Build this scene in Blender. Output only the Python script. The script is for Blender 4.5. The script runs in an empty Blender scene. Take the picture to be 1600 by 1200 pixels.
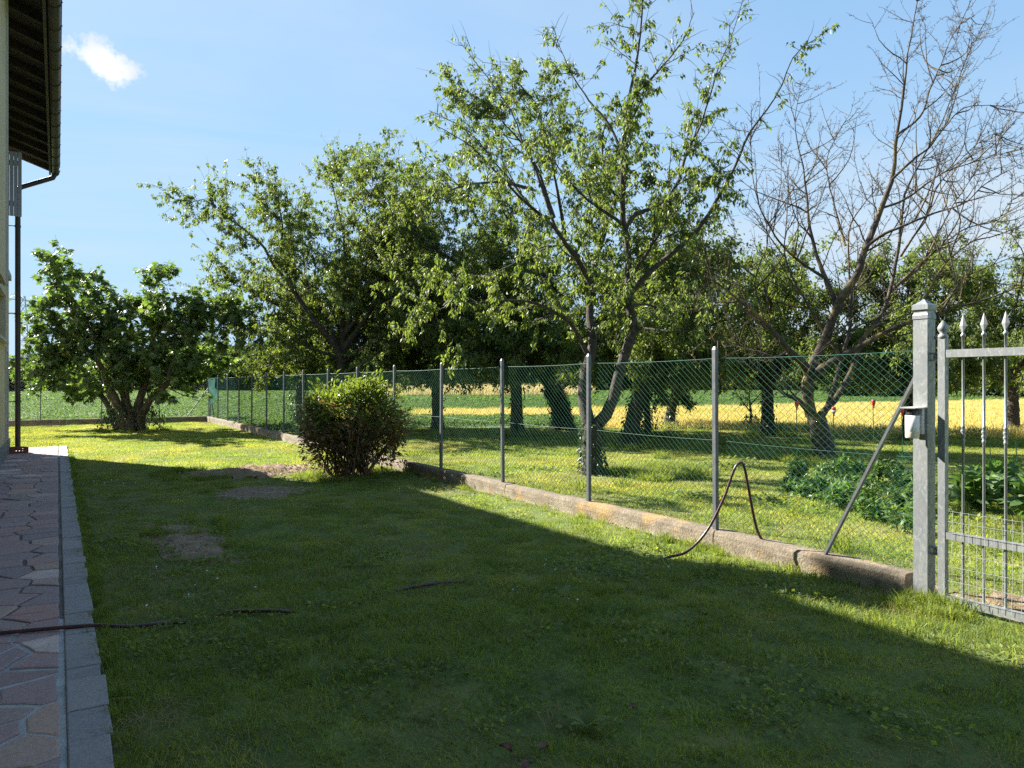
import bpy, bmesh, math, random
import numpy as np
from mathutils import Vector, Matrix

sc = bpy.context.scene
R = math.radians
# ------------------------------------------------------------------ camera, sky, sun, exposure
YAW = R(31.7)
cam_d = bpy.data.cameras.new('camera'); cam = bpy.data.objects.new('camera', cam_d)
sc.collection.objects.link(cam); sc.camera = cam
cam_d.sensor_width = 36; cam_d.lens = 25.875; cam_d.clip_start = .05; cam_d.clip_end = 3000
cam.location = (0, 0, 1.6); cam.rotation_euler = (R(90), 0, -YAW)
SUN_EL = R(35.2); SUN_H = (-.47, .883)           # horizontal direction towards the sun
SUN_STRENGTH = 3.3; SKY_STRENGTH = .115
sun_d = bpy.data.lights.new('sun', 'SUN'); sun = bpy.data.objects.new('sun', sun_d)
sc.collection.objects.link(sun)
sun_d.energy = SUN_STRENGTH; sun_d.angle = R(.53); sun_d.color = (1, .95, .86)
sv = Vector((SUN_H[0]*math.cos(SUN_EL), SUN_H[1]*math.cos(SUN_EL), math.sin(SUN_EL)))
sun.rotation_euler = sv.to_track_quat('Z', 'Y').to_euler(); sun.location = (-20, 40, 30)
sc.view_settings.view_transform = 'Standard'; sc.view_settings.look = 'None'
sc.view_settings.exposure = 2.5; sc.view_settings.gamma = 1
sc.view_settings.use_curve_mapping = False

class NT:                                           # short hand for node trees
    def __init__(s, tree): s.t = tree
    def n(s, typ, **kw):
        nd = s.t.nodes.new(typ)
        for k, v in kw.items():
            if k.startswith('i_'):
                nd.inputs[int(k[2:]) if k[2:].isdigit() else k[2:].replace('_', ' ')].default_value = v
            else: setattr(nd, k, v)
        return nd
    def l(s, a, b): s.t.links.new(a, b)
    def m(s, op, a, b=None, c=None, clamp=False):
        nd = s.t.nodes.new('ShaderNodeMath'); nd.operation = op; nd.use_clamp = clamp
        for i, x in enumerate((a, b, c)):
            if x is None: continue
            if isinstance(x, (int, float)): nd.inputs[i].default_value = x
            else: s.l(x, nd.inputs[i])
        return nd.outputs[0]
    def mix(s, f, a, b, blend='MIX'):
        nd = s.t.nodes.new('ShaderNodeMix'); nd.data_type = 'RGBA'; nd.blend_type = blend
        for i, x in ((0, f), (6, a), (7, b)):
            if isinstance(x, (int, float)): nd.inputs[i].default_value = x
            elif isinstance(x, (tuple, list)): nd.inputs[i].default_value = (*x[:3], 1)
            else: s.l(x, nd.inputs[i])
        return nd.outputs[2]
    def ramp(s, f, stops):
        nd = s.t.nodes.new('ShaderNodeValToRGB'); e = nd.color_ramp.elements
        while len(e) < len(stops): e.new(.5)
        for i, (p, c) in enumerate(stops):
            e[i].position = p; e[i].color = (*c, 1) if isinstance(c, (tuple, list)) else (c, c, c, 1)
        s.l(f, nd.inputs[0]); return nd.outputs[0]
    def noise(s, vec, scale, detail=4, rough=.55, dist=0):
        nd = s.t.nodes.new('ShaderNodeTexNoise'); nd.inputs['Scale'].default_value = scale
        nd.inputs['Detail'].default_value = detail; nd.inputs['Roughness'].default_value = rough
        nd.inputs['Distortion'].default_value = dist
        if vec is not None: s.l(vec, nd.inputs['Vector'])
        return nd.outputs[0]

world = bpy.data.worlds.new('World'); sc.world = world; world.use_nodes = True
wt = NT(world.node_tree); world.node_tree.nodes.clear()
sky = wt.n('ShaderNodeTexSky', sky_type='NISHITA', sun_disc=False, sun_elevation=SUN_EL,
           sun_rotation=-math.atan2(-SUN_H[0], SUN_H[1]), altitude=100, air_density=1.0, dust_density=.7, ozone_density=2.2)
tc = wt.n('ShaderNodeTexCoord')
gen = tc.outputs['Generated']
def dotc(v):
    nd = wt.n('ShaderNodeVectorMath', operation='DOT_PRODUCT'); wt.l(gen, nd.inputs[0]); nd.inputs[1].default_value = v
    return nd.outputs['Value']
sep = wt.n('ShaderNodeSeparateXYZ'); wt.l(gen, sep.inputs[0])
zc = wt.m('MAXIMUM', sep.outputs[2], .03)
# thin high cirrus on a flat layer
px = wt.m('DIVIDE', sep.outputs[0], zc); py = wt.m('DIVIDE', sep.outputs[1], zc)
cmb = wt.n('ShaderNodeCombineXYZ'); wt.l(wt.m('MULTIPLY', px, .38), cmb.inputs[0]); wt.l(wt.m('ADD', wt.m('MULTIPLY', py, .9), wt.m('MULTIPLY', px, .25)), cmb.inputs[1])
ci = wt.noise(cmb.outputs[0], .8, 7, .6, .5)
big = wt.noise(gen, 1.7, 2, .5)
cir = wt.m('MULTIPLY', wt.ramp(ci, [(.38, 0.), (.75, 1.)]), wt.ramp(big, [(.45, 0.), (.62, 1.)]))
# a cloud bank thickens the veil low in the south east
bank = wt.m('MULTIPLY', wt.ramp(dotc((.985, .172, 0.)), [(.62, 0.), (.97, 1.)]), wt.ramp(sep.outputs[2], [(.02, 1.), (.22, .75), (.36, 0.)]))
cir = wt.m('MAXIMUM', wt.m('MULTIPLY', cir, .6), wt.m('MULTIPLY', bank, wt.ramp(ci, [(.36, .25), (.6, .95)])))
# a small cumulus far off
CC = Vector((.0456, .9342, .3539)).normalized(); T1 = CC.cross(Vector((0, 0, 1))).normalized(); T2 = T1.cross(CC)
u = dotc(T1); v = dotc(T2); w = dotc(CC)
ca, sa = math.cos(R(-24)), math.sin(R(-24))
uu = wt.m('ADD', wt.m('MULTIPLY', u, ca), wt.m('MULTIPLY', v, sa)); vv = wt.m('SUBTRACT', wt.m('MULTIPLY', v, ca), wt.m('MULTIPLY', u, sa))
wn = wt.noise(gen, 9, 5, .6)
dd = wt.m('SQRT', wt.m('ADD', wt.m('POWER', wt.m('DIVIDE', uu, .034), 2), wt.m('POWER', wt.m('DIVIDE', vv, .021), 2)))
cn = wt.noise(gen, 38, 9, .65)
e = wt.m('ADD', wt.m('ADD', dd, wt.m('MULTIPLY', wt.m('SUBTRACT', wn, .5), 2.2)), wt.m('MULTIPLY', wt.m('SUBTRACT', cn, .5), 2.6))
cum = wt.m('MULTIPLY', wt.ramp(e, [(.35, 1.), (.62, .75), (1., 0.)]), wt.m('GREATER_THAN', w, .5))
hz = wt.ramp(sep.outputs[2], [(0., 1.), (.10, .62), (.32, .22), (.7, .0)])
skyc = wt.mix(1., sky.outputs[0], (1., 1.06, 1.1), 'MULTIPLY')
skyc = wt.mix(wt.m('MULTIPLY', hz, .6), skyc, (5.2, 6.1, 6.7))
# soft shoulder so the bright quarter round the sun keeps its blue
sh_ = wt.n('ShaderNodeVectorMath', operation='DIVIDE'); wt.l(skyc, sh_.inputs[0]); sh_.inputs[1].default_value = (.74, 1.37, 2.15)
sh1 = wt.n('ShaderNodeVectorMath', operation='ADD'); wt.l(sh_.outputs[0], sh1.inputs[0]); sh1.inputs[1].default_value = (1, 1, 1)
sh2 = wt.n('ShaderNodeVectorMath', operation='DIVIDE'); wt.l(skyc, sh2.inputs[0]); wt.l(sh1.outputs[0], sh2.inputs[1]); skyc = sh2.outputs[0]
low = wt.ramp(sep.outputs[2], [(0., 1.), (.12, .6), (.28, .2), (.5, .0)])
skyc = wt.mix(wt.m('MULTIPLY', low, .65), skyc, (1.06, 1.34, 1.5))
skyc = wt.mix(cir, skyc, (1.18, 1.3, 1.4))
skyc = wt.mix(cum, skyc, wt.mix(wt.ramp(cn, [(.35, 0.), (.6, 1.)]), (1.4, 1.44, 1.5), (1.8, 1.8, 1.8)))
bg = wt.n('ShaderNodeBackground', i_Strength=SKY_STRENGTH); wt.l(skyc, bg.inputs[0])
wo = wt.n('ShaderNodeOutputWorld'); wt.l(bg.outputs[0], wo.inputs[0])

sc.cycles.max_bounces = 6; sc.cycles.diffuse_bounces = 3; sc.cycles.glossy_bounces = 2
sc.cycles.transmission_bounces = 4; sc.cycles.transparent_max_bounces = 8
sc.cycles.use_denoising = False; sc.cycles.use_adaptive_sampling = False
sc.cycles.sample_clamp_indirect = 6

# ------------------------------------------------------------------ materials
def new_mat(name):
    m = bpy.data.materials.new(name); m.use_nodes = True; m.node_tree.nodes.clear()
    t = NT(m.node_tree); out = t.n('ShaderNodeOutputMaterial'); return m, t, out
def mat_basic(name, stops, scale=6, rough=.8, metal=0., bump=.2, bscale=None, detail=6, vec='pos', spec=.4, dist=0.):
    m, t, out = new_mat(name)
    g = t.n('ShaderNodeNewGeometry'); v = g.outputs['Position']
    if vec == 'obj': v = t.n('ShaderNodeTexCoord').outputs['Object']
    n = t.noise(v, scale, detail, .6, dist); c = t.ramp(n, stops)
    b = t.n('ShaderNodeBsdfPrincipled', i_Roughness=rough, i_Metallic=metal); b.inputs['Specular IOR Level'].default_value = spec
    t.l(c, b.inputs['Base Color'])
    if bump:
        bp = t.n('ShaderNodeBump', i_Strength=bump, i_Distance=.02); t.l(t.noise(v, bscale or scale*4, 8, .65), bp.inputs['Height']); t.l(bp.outputs[0], b.inputs['Normal'])
    t.l(b.outputs[0], out.inputs[0]); return m
def mat_leaf(name, c1, c2, tr, mixf=.4, rough=.42, spec=.45, c3=None, pos_scale=None, vary=0.):
    m, t, out = new_mat(name)
    g = t.n('ShaderNodeNewGeometry'); rnd = g.outputs['Random Per Island']
    c = t.mix(rnd, c1, c2)
    if c3 is not None:
        n = t.noise(g.outputs['Position'], pos_scale or .8, 4, .6); c = t.mix(t.ramp(n, [(.42, 0.), (.62, 1.)]), c, c3)
    if vary:                                           # tufts differ: some darker and lusher, some pale
        oi = t.n('ShaderNodeObjectInfo').outputs['Random']; c = t.mix(1., c, t.ramp(oi, [(0., (1-vary, 1-vary*.85, 1-vary*.8)), (.6, (1., 1., 1.)), (1., (1+vary*.45, 1+vary*.35, 1+vary*.5))]), 'MULTIPLY')
    b = t.n('ShaderNodeBsdfPrincipled', i_Roughness=rough); b.inputs['Specular IOR Level'].default_value = spec
    t.l(c, b.inputs['Base Color'])
    tb = t.n('ShaderNodeBsdfTranslucent'); t.l(t.mix(1., c, tr, 'MULTIPLY'), tb.inputs[0])
    mx = t.n('ShaderNodeMixShader'); mx.inputs[0].default_value = mixf
    t.l(b.outputs[0], mx.inputs[1]); t.l(tb.outputs[0], mx.inputs[2]); t.l(mx.outputs[0], out.inputs[0]); return m

M = {}
M['cherry_leaf'] = mat_leaf('cherry_leaf', (.06, .098, .028), (.165, .2, .068), (1.85, 1.85, .75), .48, .45, .35)
M['fig_leaf'] = mat_leaf('fig_leaf', (.05, .09, .03), (.12, .17, .055), (1.9, 2.0, .8), .42, .42, .5)
M['laurel_leaf'] = mat_leaf('laurel_leaf', (.055, .1, .026), (.16, .2, .05), (2.0, 1.9, .7), .42, .42, .35)
M['laurel_old'] = mat_leaf('laurel_old_leaf', (.19, .095, .07), (.27, .18, .095), (1.6, 1.4, .9), .3, .5, .3, (.07, .08, .03), 5.)
M['ivy_leaf'] = mat_leaf('ivy_leaf', (.022, .045, .014), (.045, .075, .02), (1.6, 1.8, .8), .25, .4, .5)
M['far_leaf'] = mat_leaf('far_leaf', (.05, .075, .03), (.085, .12, .045), (1.6, 1.7, .9), .35, .6, .2)
M['veg_leaf'] = mat_leaf('veg_leaf', (.07, .13, .04), (.14, .21, .075), (1.6, 1.9, .8), .35, .45, .4)
M['grass'] = mat_leaf('grass_blade', (.115, .195, .04), (.235, .29, .068), (2.1, 1.9, .8), .5, .5, .3, (.27, .28, .08), .45, .5)
M['long_grass'] = mat_leaf('long_grass_blade', (.12, .18, .04), (.225, .255, .065), (1.9, 1.85, .8), .48, .5, .3, None, None, .4)
M['dry_grass'] = mat_leaf('dry_grass', (.25, .2, .09), (.4, .32, .15), (1.2, 1.1, .8), .35, .7, .2)
M['soy_leaf'] = mat_leaf('soy_leaf', (.07, .12, .045), (.12, .18, .07), (1.7, 1.8, .8), .4, .6, .15)
M['wheat'] = mat_leaf('wheat', (.5, .41, .16), (.68, .59, .26), (1.1, 1.05, .7), .4, .6, .25, (.5, .45, .12), .12)
M['pale_crop'] = mat_leaf('pale_crop', (.5, .42, .2), (.62, .54, .3), (1., 1., .8), .35, .7, .2)
M['bark'] = mat_basic('bark', [(.25, (.024, .019, .016)), (.5, (.055, .045, .038)), (.75, (.12, .105, .09))], 14, .9, 0, .9, 40)
M['fig_bark'] = mat_basic('fig_bark', [(.25, (.035, .028, .022)), (.55, (.085, .07, .058)), (.8, (.16, .14, .12))], 9, .9, 0, .7, 30)
M['soil'] = mat_basic('soil', [(.25, (0.121, 0.081, 0.052)), (.5, (0.243, 0.169, 0.109)), (.8, (0.392, 0.288, 0.196))], 7, .95, 0, 1., 45, 8)
M['lawn_soil'] = mat_basic('lawn_soil', [(.3, (0.052, 0.078, 0.019)), (.55, (0.104, 0.143, 0.029)), (.75, (0.195, 0.182, 0.058))], 2.2, .95, 0, .6, 30, 8)
M['orchard_soil'] = mat_basic('orchard_soil', [(.3, (0.084, 0.114, 0.026)), (.55, (0.156, 0.186, 0.042)), (.75, (0.264, 0.240, 0.072))], 1.2, .95, 0, .6, 25, 8)
M['field'] = mat_basic('field', [(.3, (.06, .105, .035)), (.55, (.09, .15, .05)), (.75, (.12, .18, .065))], 1.2, .9, 0, .8, 9, 8)
M['wheat_soil'] = mat_basic('wheat_soil', [(.3, (.38, .3, .1)), (.55, (.5, .42, .15)), (.75, (.6, .52, .2))], 2, .9, 0, .8, 9, 8)
M['pale_soil'] = mat_basic('pale_soil', [(.3, (.3, .27, .13)), (.7, (.5, .44, .24))], 1., .9, 0, .6, 9, 8)
M['concrete'] = None
M['galv'] = None
M['dark_post'] = mat_basic('dark_post', [(.3, (.1, .108, .118)), (.7, (.155, .162, .172))], 20, .5, .35, .05, 120, vec='obj')
M['green_wire'] = mat_basic('green_wire', [(.3, (.02, .085, .06)), (.7, (.035, .14, .1))], 6, .4, 0, 0)
M['back_wire'] = mat_basic('back_wire', [(.3, (.04, .07, .055)), (.7, (.07, .1, .085))], 8, .6, 0, 0, spec=.2)
M['steel_wire'] = mat_basic('steel_wire', [(.3, (.3, .31, .3)), (.7, (.45, .45, .43))], 30, .5, .6, 0)
M['hose'] = mat_basic('hose', [(.3, (.018, .012, .018)), (.7, (.05, .03, .035))], 14, .35, 0, .1, 60, spec=.5)
M['hose_red'] = mat_basic('hose_red', [(.35, (.032, .015, .019)), (.7, (.1, .03, .032))], 9, .35, 0, .1, 60, spec=.5)
M['wall'] = mat_basic('wall', [(.3, (.52, .43, .27)), (.7, (.6, .5, .33))], 2.2, .92, 0, .25, 90)
M['pale_trim'] = mat_basic('pale_trim', [(.3, (.42, .4, .37)), (.7, (.52, .5, .46))], 3, .85, 0, .2, 70)
M['plinth'] = mat_basic('plinth', [(.3, (.15, .155, .16)), (.7, (.26, .265, .27))], 5, .85, 0, .4, 40)
M['dark_wood'] = mat_basic('dark_wood', [(.3, (.03, .025, .026)), (.7, (.065, .052, .052))], 5, .75, 0, .4, 30, vec='obj', dist=2.)
M['gutter'] = mat_basic('gutter', [(.3, (.045, .036, .036)), (.7, (.075, .06, .058))], 4, .5, .2, .05, 30)
M['shutter'] = mat_basic('shutter', [(.3, (.3, .29, .34)), (.7, (.38, .37, .42))], 5, .6, 0, .1, 60, vec='obj')
M['door_paint'] = mat_basic('door_paint', [(.3, (.14, .115, .095)), (.7, (.19, .16, .13))], 5, .7, 0, .15, 50)
M['tile'] = mat_basic('tile', [(.3, (.26, .11, .065)), (.7, (.42, .21, .13))], 6, .85, 0, .3, 40)
M['brick'] = mat_basic('brick', [(.3, (.13, .05, .032)), (.7, (.23, .1, .065))], 20, .9, 0, .5, 90)

M['plastic_white'] = mat_basic('plastic_white', [(.3, (.7, .69, .66)), (.7, (.78, .77, .74))], 12, .4, 0, 0, spec=.5)
M['plastic_yellowed'] = mat_basic('plastic_yellowed', [(.3, (.6, .55, .4)), (.7, (.7, .64, .48))], 12, .45, 0, 0, spec=.5)
M['plastic_dark'] = mat_basic('plastic_dark', [(.3, (.02, .02, .022)), (.7, (.035, .035, .04))], 12, .25, 0, 0, spec=.5)
M['red'] = mat_basic('red_plastic', [(.3, (.5, .03, .02)), (.7, (.62, .06, .04))], 20, .4, 0, 0, spec=.5)
M['stake_green'] = mat_basic('stake_green', [(.3, (.02, .1, .04)), (.7, (.04, .15, .06))], 20, .45, 0, 0)
M['net'] = mat_leaf('shade_net', (.015, .1, .075), (.02, .12, .09), (1.2, 1.4, 1.2), .45, .6, .2)
M['dead_leaf'] = mat_basic('dead_leaf', [(.3, (.1, .045, .03)), (.7, (.2, .1, .07))], 30, .7, 0, .2, 80)
M['glass_dark'] = mat_basic('window_glass', [(.3, (.02, .025, .03)), (.7, (.03, .035, .04))], 2, .08, 0, 0, spec=.6)
M['crumb'] = mat_basic('soil_crumb', [(.3, (0.150, 0.114, 0.083)), (.7, (0.375, 0.312, 0.231))], 30, .95, 0, 0)
M['white_petal'] = mat_basic('white_petal', [(.3, (.75, .75, .72)), (.7, (.82, .82, .8))], 20, .6, 0, 0)
M['lattice_steel'] = mat_basic('lattice_steel', [(.3, (.3, .32, .33)), (.7, (.4, .42, .43))], 3, .6, .3, 0)
M['cable'] = mat_basic('cable', [(.3, (.12, .13, .14)), (.7, (.16, .17, .18))], 3, .6, .2, 0)
M['far_wall'] = mat_basic('far_wall', [(.3, (.5, .42, .33)), (.7, (.6, .52, .42))], .4, .9, 0, 0)
M['far_roof'] = mat_basic('far_roof', [(.3, (.4, .17, .11)), (.7, (.52, .27, .19))], .8, .9, 0, 0)

# concrete kerb: warm weathered grey, dark algae near the top, ochre lichen, pale foot
m, t, out = new_mat('kerb_concrete'); M['concrete'] = m
g = t.n('ShaderNodeNewGeometry'); P = g.outputs['Position']
sx = t.n('ShaderNodeSeparateXYZ'); t.l(P, sx.inputs[0])
n1 = t.noise(P, 5, 8, .65); n2 = t.noise(P, 28, 6, .6); n3 = t.noise(P, 1.8, 6, .6)
base = t.ramp(n1, [(.3, (.17, .135, .095)), (.5, (.29, .24, .175)), (.7, (.41, .355, .265))])
stain = t.m('MULTIPLY', t.ramp(t.m('ADD', t.m('MULTIPLY', sx.outputs[2], 3.2), t.m('MULTIPLY', n3, .9)), [(.55, 0.), (.85, 1.)]), t.ramp(n2, [(.3, .35), (.6, .9)]))
c = t.mix(t.m('MULTIPLY', stain, .72), base, (.1, .075, .05))
c = t.mix(t.m('MULTIPLY', t.ramp(n3, [(.56, 0.), (.66, 1.)]), .55), c, (.45, .27, .09))
b = t.n('ShaderNodeBsdfPrincipled', i_Roughness=.95); t.l(c, b.inputs['Base Color'])
bp = t.n('ShaderNodeBump', i_Strength=.8, i_Distance=.02); t.l(t.noise(P, 45, 8, .7), bp.inputs['Height']); t.l(bp.outputs[0], b.inputs['Normal']); t.l(b.outputs[0], out.inputs[0])
# galvanised steel with spangle and pale runs
m, t, out = new_mat('galvanised_steel'); M['galv'] = m
v = t.n('ShaderNodeTexCoord').outputs['Object']
mp = t.n('ShaderNodeMapping'); mp.inputs['Scale'].default_value = (1, 1, .45); t.l(v, mp.inputs[0])
n1 = t.noise(mp.outputs[0], 26, 5, .6, 2.2); n2 = t.noise(v, 4, 5, .6)
c = t.ramp(n1, [(.3, (.17, .185, .19)), (.52, (.225, .24, .245)), (.62, (.33, .345, .345))])
c = t.mix(t.ramp(n2, [(.45, 0.), (.7, .4)]), c, (.3, .3, .28))
b = t.n('ShaderNodeBsdfPrincipled', i_Roughness=.55, i_Metallic=.3); t.l(c, b.inputs['Base Color']); t.l(t.ramp(n1, [(.3, .6), (.7, .42)]), b.inputs['Roughness'])
t.l(b.outputs[0], out.inputs[0])
# joints: old dirty mortar, with a repaired stretch of pale cement at the near end
m, t, out = new_mat('mortar'); M['mortar'] = m
P = t.n('ShaderNodeNewGeometry').outputs['Position']; sx = t.n('ShaderNodeSeparateXYZ'); t.l(P, sx.inputs[0])
n1 = t.noise(P, 2.2, 6, .6); old = t.ramp(n1, [(.3, (.07, .062, .055)), (.6, (.15, .14, .13)), (.75, (.26, .25, .24))])
f = t.m('LESS_THAN', t.m('ADD', sx.outputs[1], t.m('MULTIPLY', t.m('SUBTRACT', n1, .5), .9)), 5.75)
f = t.m('MULTIPLY', f, t.m('LESS_THAN', sx.outputs[0], .035))
c = t.mix(t.m('MULTIPLY', f, .85), old, t.ramp(t.noise(P, 7, 6, .6), [(.3, (.3, .31, .31)), (.7, (.52, .53, .53))]))
b = t.n('ShaderNodeBsdfPrincipled', i_Roughness=.95); t.l(c, b.inputs['Base Color'])
bp = t.n('ShaderNodeBump', i_Strength=.6, i_Distance=.01); t.l(t.noise(P, 60, 8, .7), bp.inputs['Height']); t.l(bp.outputs[0], b.inputs['Normal']); t.l(b.outputs[0], out.inputs[0])
# flagstones: one colour per stone
def mat_stone(name, stops, vein):
    m, t, out = new_mat(name)
    oi = t.n('ShaderNodeObjectInfo'); P = t.n('ShaderNodeNewGeometry').outputs['Position']
    c = t.ramp(oi.outputs['Random'], stops)
    mp = t.n('ShaderNodeMapping'); mp.inputs['Scale'].default_value = (1., 2.2, 1.); t.l(P, mp.inputs[0])
    n1 = t.noise(mp.outputs[0], 7, 8, .65, .8); n2 = t.noise(P, 60, 5, .6)
    c = t.mix(t.ramp(n1, [(.35, .0), (.65, .55)]), c, vein); c = t.mix(t.ramp(n2, [(.35, .25), (.6, 0.)]), c, (.05, .05, .05))
    b = t.n('ShaderNodeBsdfPrincipled', i_Roughness=.8); t.l(c, b.inputs['Base Color'])
    bp = t.n('ShaderNodeBump', i_Strength=.55, i_Distance=.012); t.l(t.noise(mp.outputs[0], 18, 9, .65), bp.inputs['Height']); t.l(bp.outputs[0], b.inputs['Normal'])
    t.l(b.outputs[0], out.inputs[0]); return m
M['flag'] = mat_stone('porphyry_flag', [(0., (0.259, 0.169, 0.171)), (.16, (0.414, 0.249, 0.229)), (.3, (0.293, 0.212, 0.222)), (.45, (0.448, 0.242, 0.200)), (.58, (0.345, 0.234, 0.235)), (.7, (0.259, 0.190, 0.200)), (.82, (0.500, 0.322, 0.235)), (.92, (0.362, 0.263, 0.257)), (.98, (0.690, 0.527, 0.471))], (0.345, 0.263, 0.257))
M['edge'] = mat_stone('porphyry_edge', [(0., (0.207, 0.195, 0.198)), (.3, (0.290, 0.267, 0.262)), (.55, (0.241, 0.227, 0.237)), (.8, (0.317, 0.286, 0.275)), (1., (0.262, 0.234, 0.224))], (0.331, 0.305, 0.301))
# bare-tree bark with ochre lichen low down
m, t, out = new_mat('lichen_bark'); M['lichen_bark'] = m
P = t.n('ShaderNodeNewGeometry').outputs['Position']
c = t.ramp(t.noise(P, 16, 6, .6), [(.3, (.028, .02, .015)), (.5, (.062, .046, .035)), (.75, (.12, .095, .075))])
c = t.mix(t.ramp(t.noise(P, 2.6, 6, .62), [(.52, 0.), (.62, .8)]), c, (.2, .14, .035))
b = t.n('ShaderNodeBsdfPrincipled', i_Roughness=.9); t.l(c, b.inputs['Base Color'])
bp = t.n('ShaderNodeBump', i_Strength=.8, i_Distance=.02); t.l(t.noise(P, 45, 6, .6), bp.inputs['Height']); t.l(bp.outputs[0], b.inputs['Normal']); t.l(b.outputs[0], out.inputs[0])

# ------------------------------------------------------------------ mesh helpers
COL = sc.collection
def fast_mesh(name, V, polys, mat, smooth=False):
    V = np.asarray(V, np.float32).reshape(-1, 3)
    me = bpy.data.meshes.new(name)
    me.vertices.add(len(V)); me.vertices.foreach_set('co', V.ravel())
    polys = [np.asarray(p, np.int32) for p in polys if len(p)]
    if polys:
        loops = np.concatenate([p.ravel() for p in polys]); sizes = np.concatenate([np.full(len(p), p.shape[1], np.int32) for p in polys])
        starts = np.concatenate([[0], np.cumsum(sizes)[:-1]]).astype(np.int32)
        me.loops.add(len(loops)); me.loops.foreach_set('vertex_index', loops)
        me.polygons.add(len(sizes)); me.polygons.foreach_set('loop_start', starts); me.polygons.foreach_set('loop_total', sizes)
        me.polygons.foreach_set('use_smooth', np.full(len(sizes), bool(smooth)))
    for mm in (mat if isinstance(mat, (list, tuple)) else [mat]):
        me.materials.append(mm)
    me.update(calc_edges=True); return me
class Buf:
    def __init__(s): s.v = []; s.f = {}; s.o = 0
    def add(s, V, *faces):
        V = np.asarray(V, np.float64).reshape(-1, 3); s.v.append(V)
        for F in faces:
            F = np.asarray(F, np.int64)
            if len(F): s.f.setdefault(F.shape[1], []).append(F+s.o)
        s.o += len(V)
    def box(s, a, b):
        (x0, y0, z0), (x1, y1, z1) = a, b
        s.add([(x0, y0, z0), (x1, y0, z0), (x1, y1, z0), (x0, y1, z0), (x0, y0, z1), (x1, y0, z1), (x1, y1, z1), (x0, y1, z1)],
              [(0, 3, 2, 1), (4, 5, 6, 7), (0, 1, 5, 4), (1, 2, 6, 5), (2, 3, 7, 6), (3, 0, 4, 7)])
    def tube(s, pts, rad, sides=8, cap=True):
        pts = np.asarray(pts, float); n = len(pts); rad = np.broadcast_to(np.asarray(rad, float), (n,))
        V, F = tube_arrays(pts[None], rad[None], sides); s.add(V[0].reshape(-1, 3), F)
        if cap:
            s.add(V[0][0], [tuple(range(sides))[::-1]]); s.add(V[0][-1], [tuple(range(sides))])
    def lathe(s, prof, c, sides=12):
        n = len(prof); a = np.arange(sides)*2*math.pi/sides
        V = np.array([[(c[0]+r*math.cos(x), c[1]+r*math.sin(x), c[2]+z) for x in a] for r, z in prof]).reshape(-1, 3)
        F = [(i*sides+j, i*sides+(j+1) % sides, (i+1)*sides+(j+1) % sides, (i+1)*sides+j) for i in range(n-1) for j in range(sides)]
        s.add(V, F)
    def rings(s, rings):                                  # stacked rectangles [(x0,x1,y0,y1,z)...] closed at both ends
        V = []
        for x0, x1, y0, y1, z in rings: V += [(x0, y0, z), (x1, y0, z), (x1, y1, z), (x0, y1, z)]
        F = [(0, 3, 2, 1)]
        for i in range(len(rings)-1):
            for j in range(4): F.append((i*4+j, i*4+(j+1) % 4, i*4+4+(j+1) % 4, i*4+4+j))
        k = (len(rings)-1)*4; F.append((k, k+1, k+2, k+3)); s.add(V, F)
    def mesh(s, name, mat, smooth=False):
        return fast_mesh(name, np.concatenate(s.v), [np.concatenate(f) for f in s.f.values()], mat, smooth)
    def obj(s, name, mat, parent=None, smooth=False, **props):
        return link(bpy.data.objects.new(name, s.mesh(name, mat, smooth)), parent, **props)
def world_of(o):
    if o.parent is None: return o.matrix_basis.copy()
    return world_of(o.parent) @ o.matrix_parent_inverse @ o.matrix_basis
def link(o, parent=None, **props):
    COL.objects.link(o)
    if parent is not None:
        o.parent = parent
        o.matrix_parent_inverse = world_of(parent).inverted()
    for k, v in props.items(): o[k] = v
    return o
def thing(name, label, cat, loc=(0, 0, 0), group=None):
    o = bpy.data.objects.new(name, None); COL.objects.link(o); o.location = loc
    o['label'] = label; o['category'] = cat
    if group: o['group'] = group
    return o
def tag(o, label, cat, group=None):
    o['label'] = label; o['category'] = cat
    if group: o['group'] = group
    return o
def norm(v): return v/np.maximum(np.linalg.norm(v, axis=-1, keepdims=True), 1e-9)
def tube_arrays(P, Rd, sides):                            # P (B,n,3)  Rd (B,n)
    B, n, _ = P.shape
    T = np.empty_like(P); T[:, 1:-1] = P[:, 2:]-P[:, :-2]; T[:, 0] = P[:, 1]-P[:, 0]; T[:, -1] = P[:, -1]-P[:, -2]
    T = norm(T)
    mean = norm(P[:, -1]-P[:, 0]); ref = np.where(np.abs(mean[:, 2:3]) < .8, np.array([[0, 0, 1.]]), np.array([[1., .13, 0]]))
    U = norm(np.cross(T, ref[:, None, :])); W = np.cross(T, U)
    a = np.arange(sides)*2*math.pi/sides
    V = P[:, :, None, :]+Rd[:, :, None, None]*(U[:, :, None, :]*np.cos(a)[None, None, :, None]+W[:, :, None, :]*np.sin(a)[None, None, :, None])
    i = np.arange(n-1)[:, None]*sides; j = np.arange(sides)[None, :]; j2 = (j+1) % sides
    F1 = np.stack([i+j, i+sides+j, i+sides+j2, i+j2], -1).reshape(-1, 4)
    F = (F1[None]+(np.arange(B)*n*sides)[:, None, None]).reshape(-1, 4)
    return V, F
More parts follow.
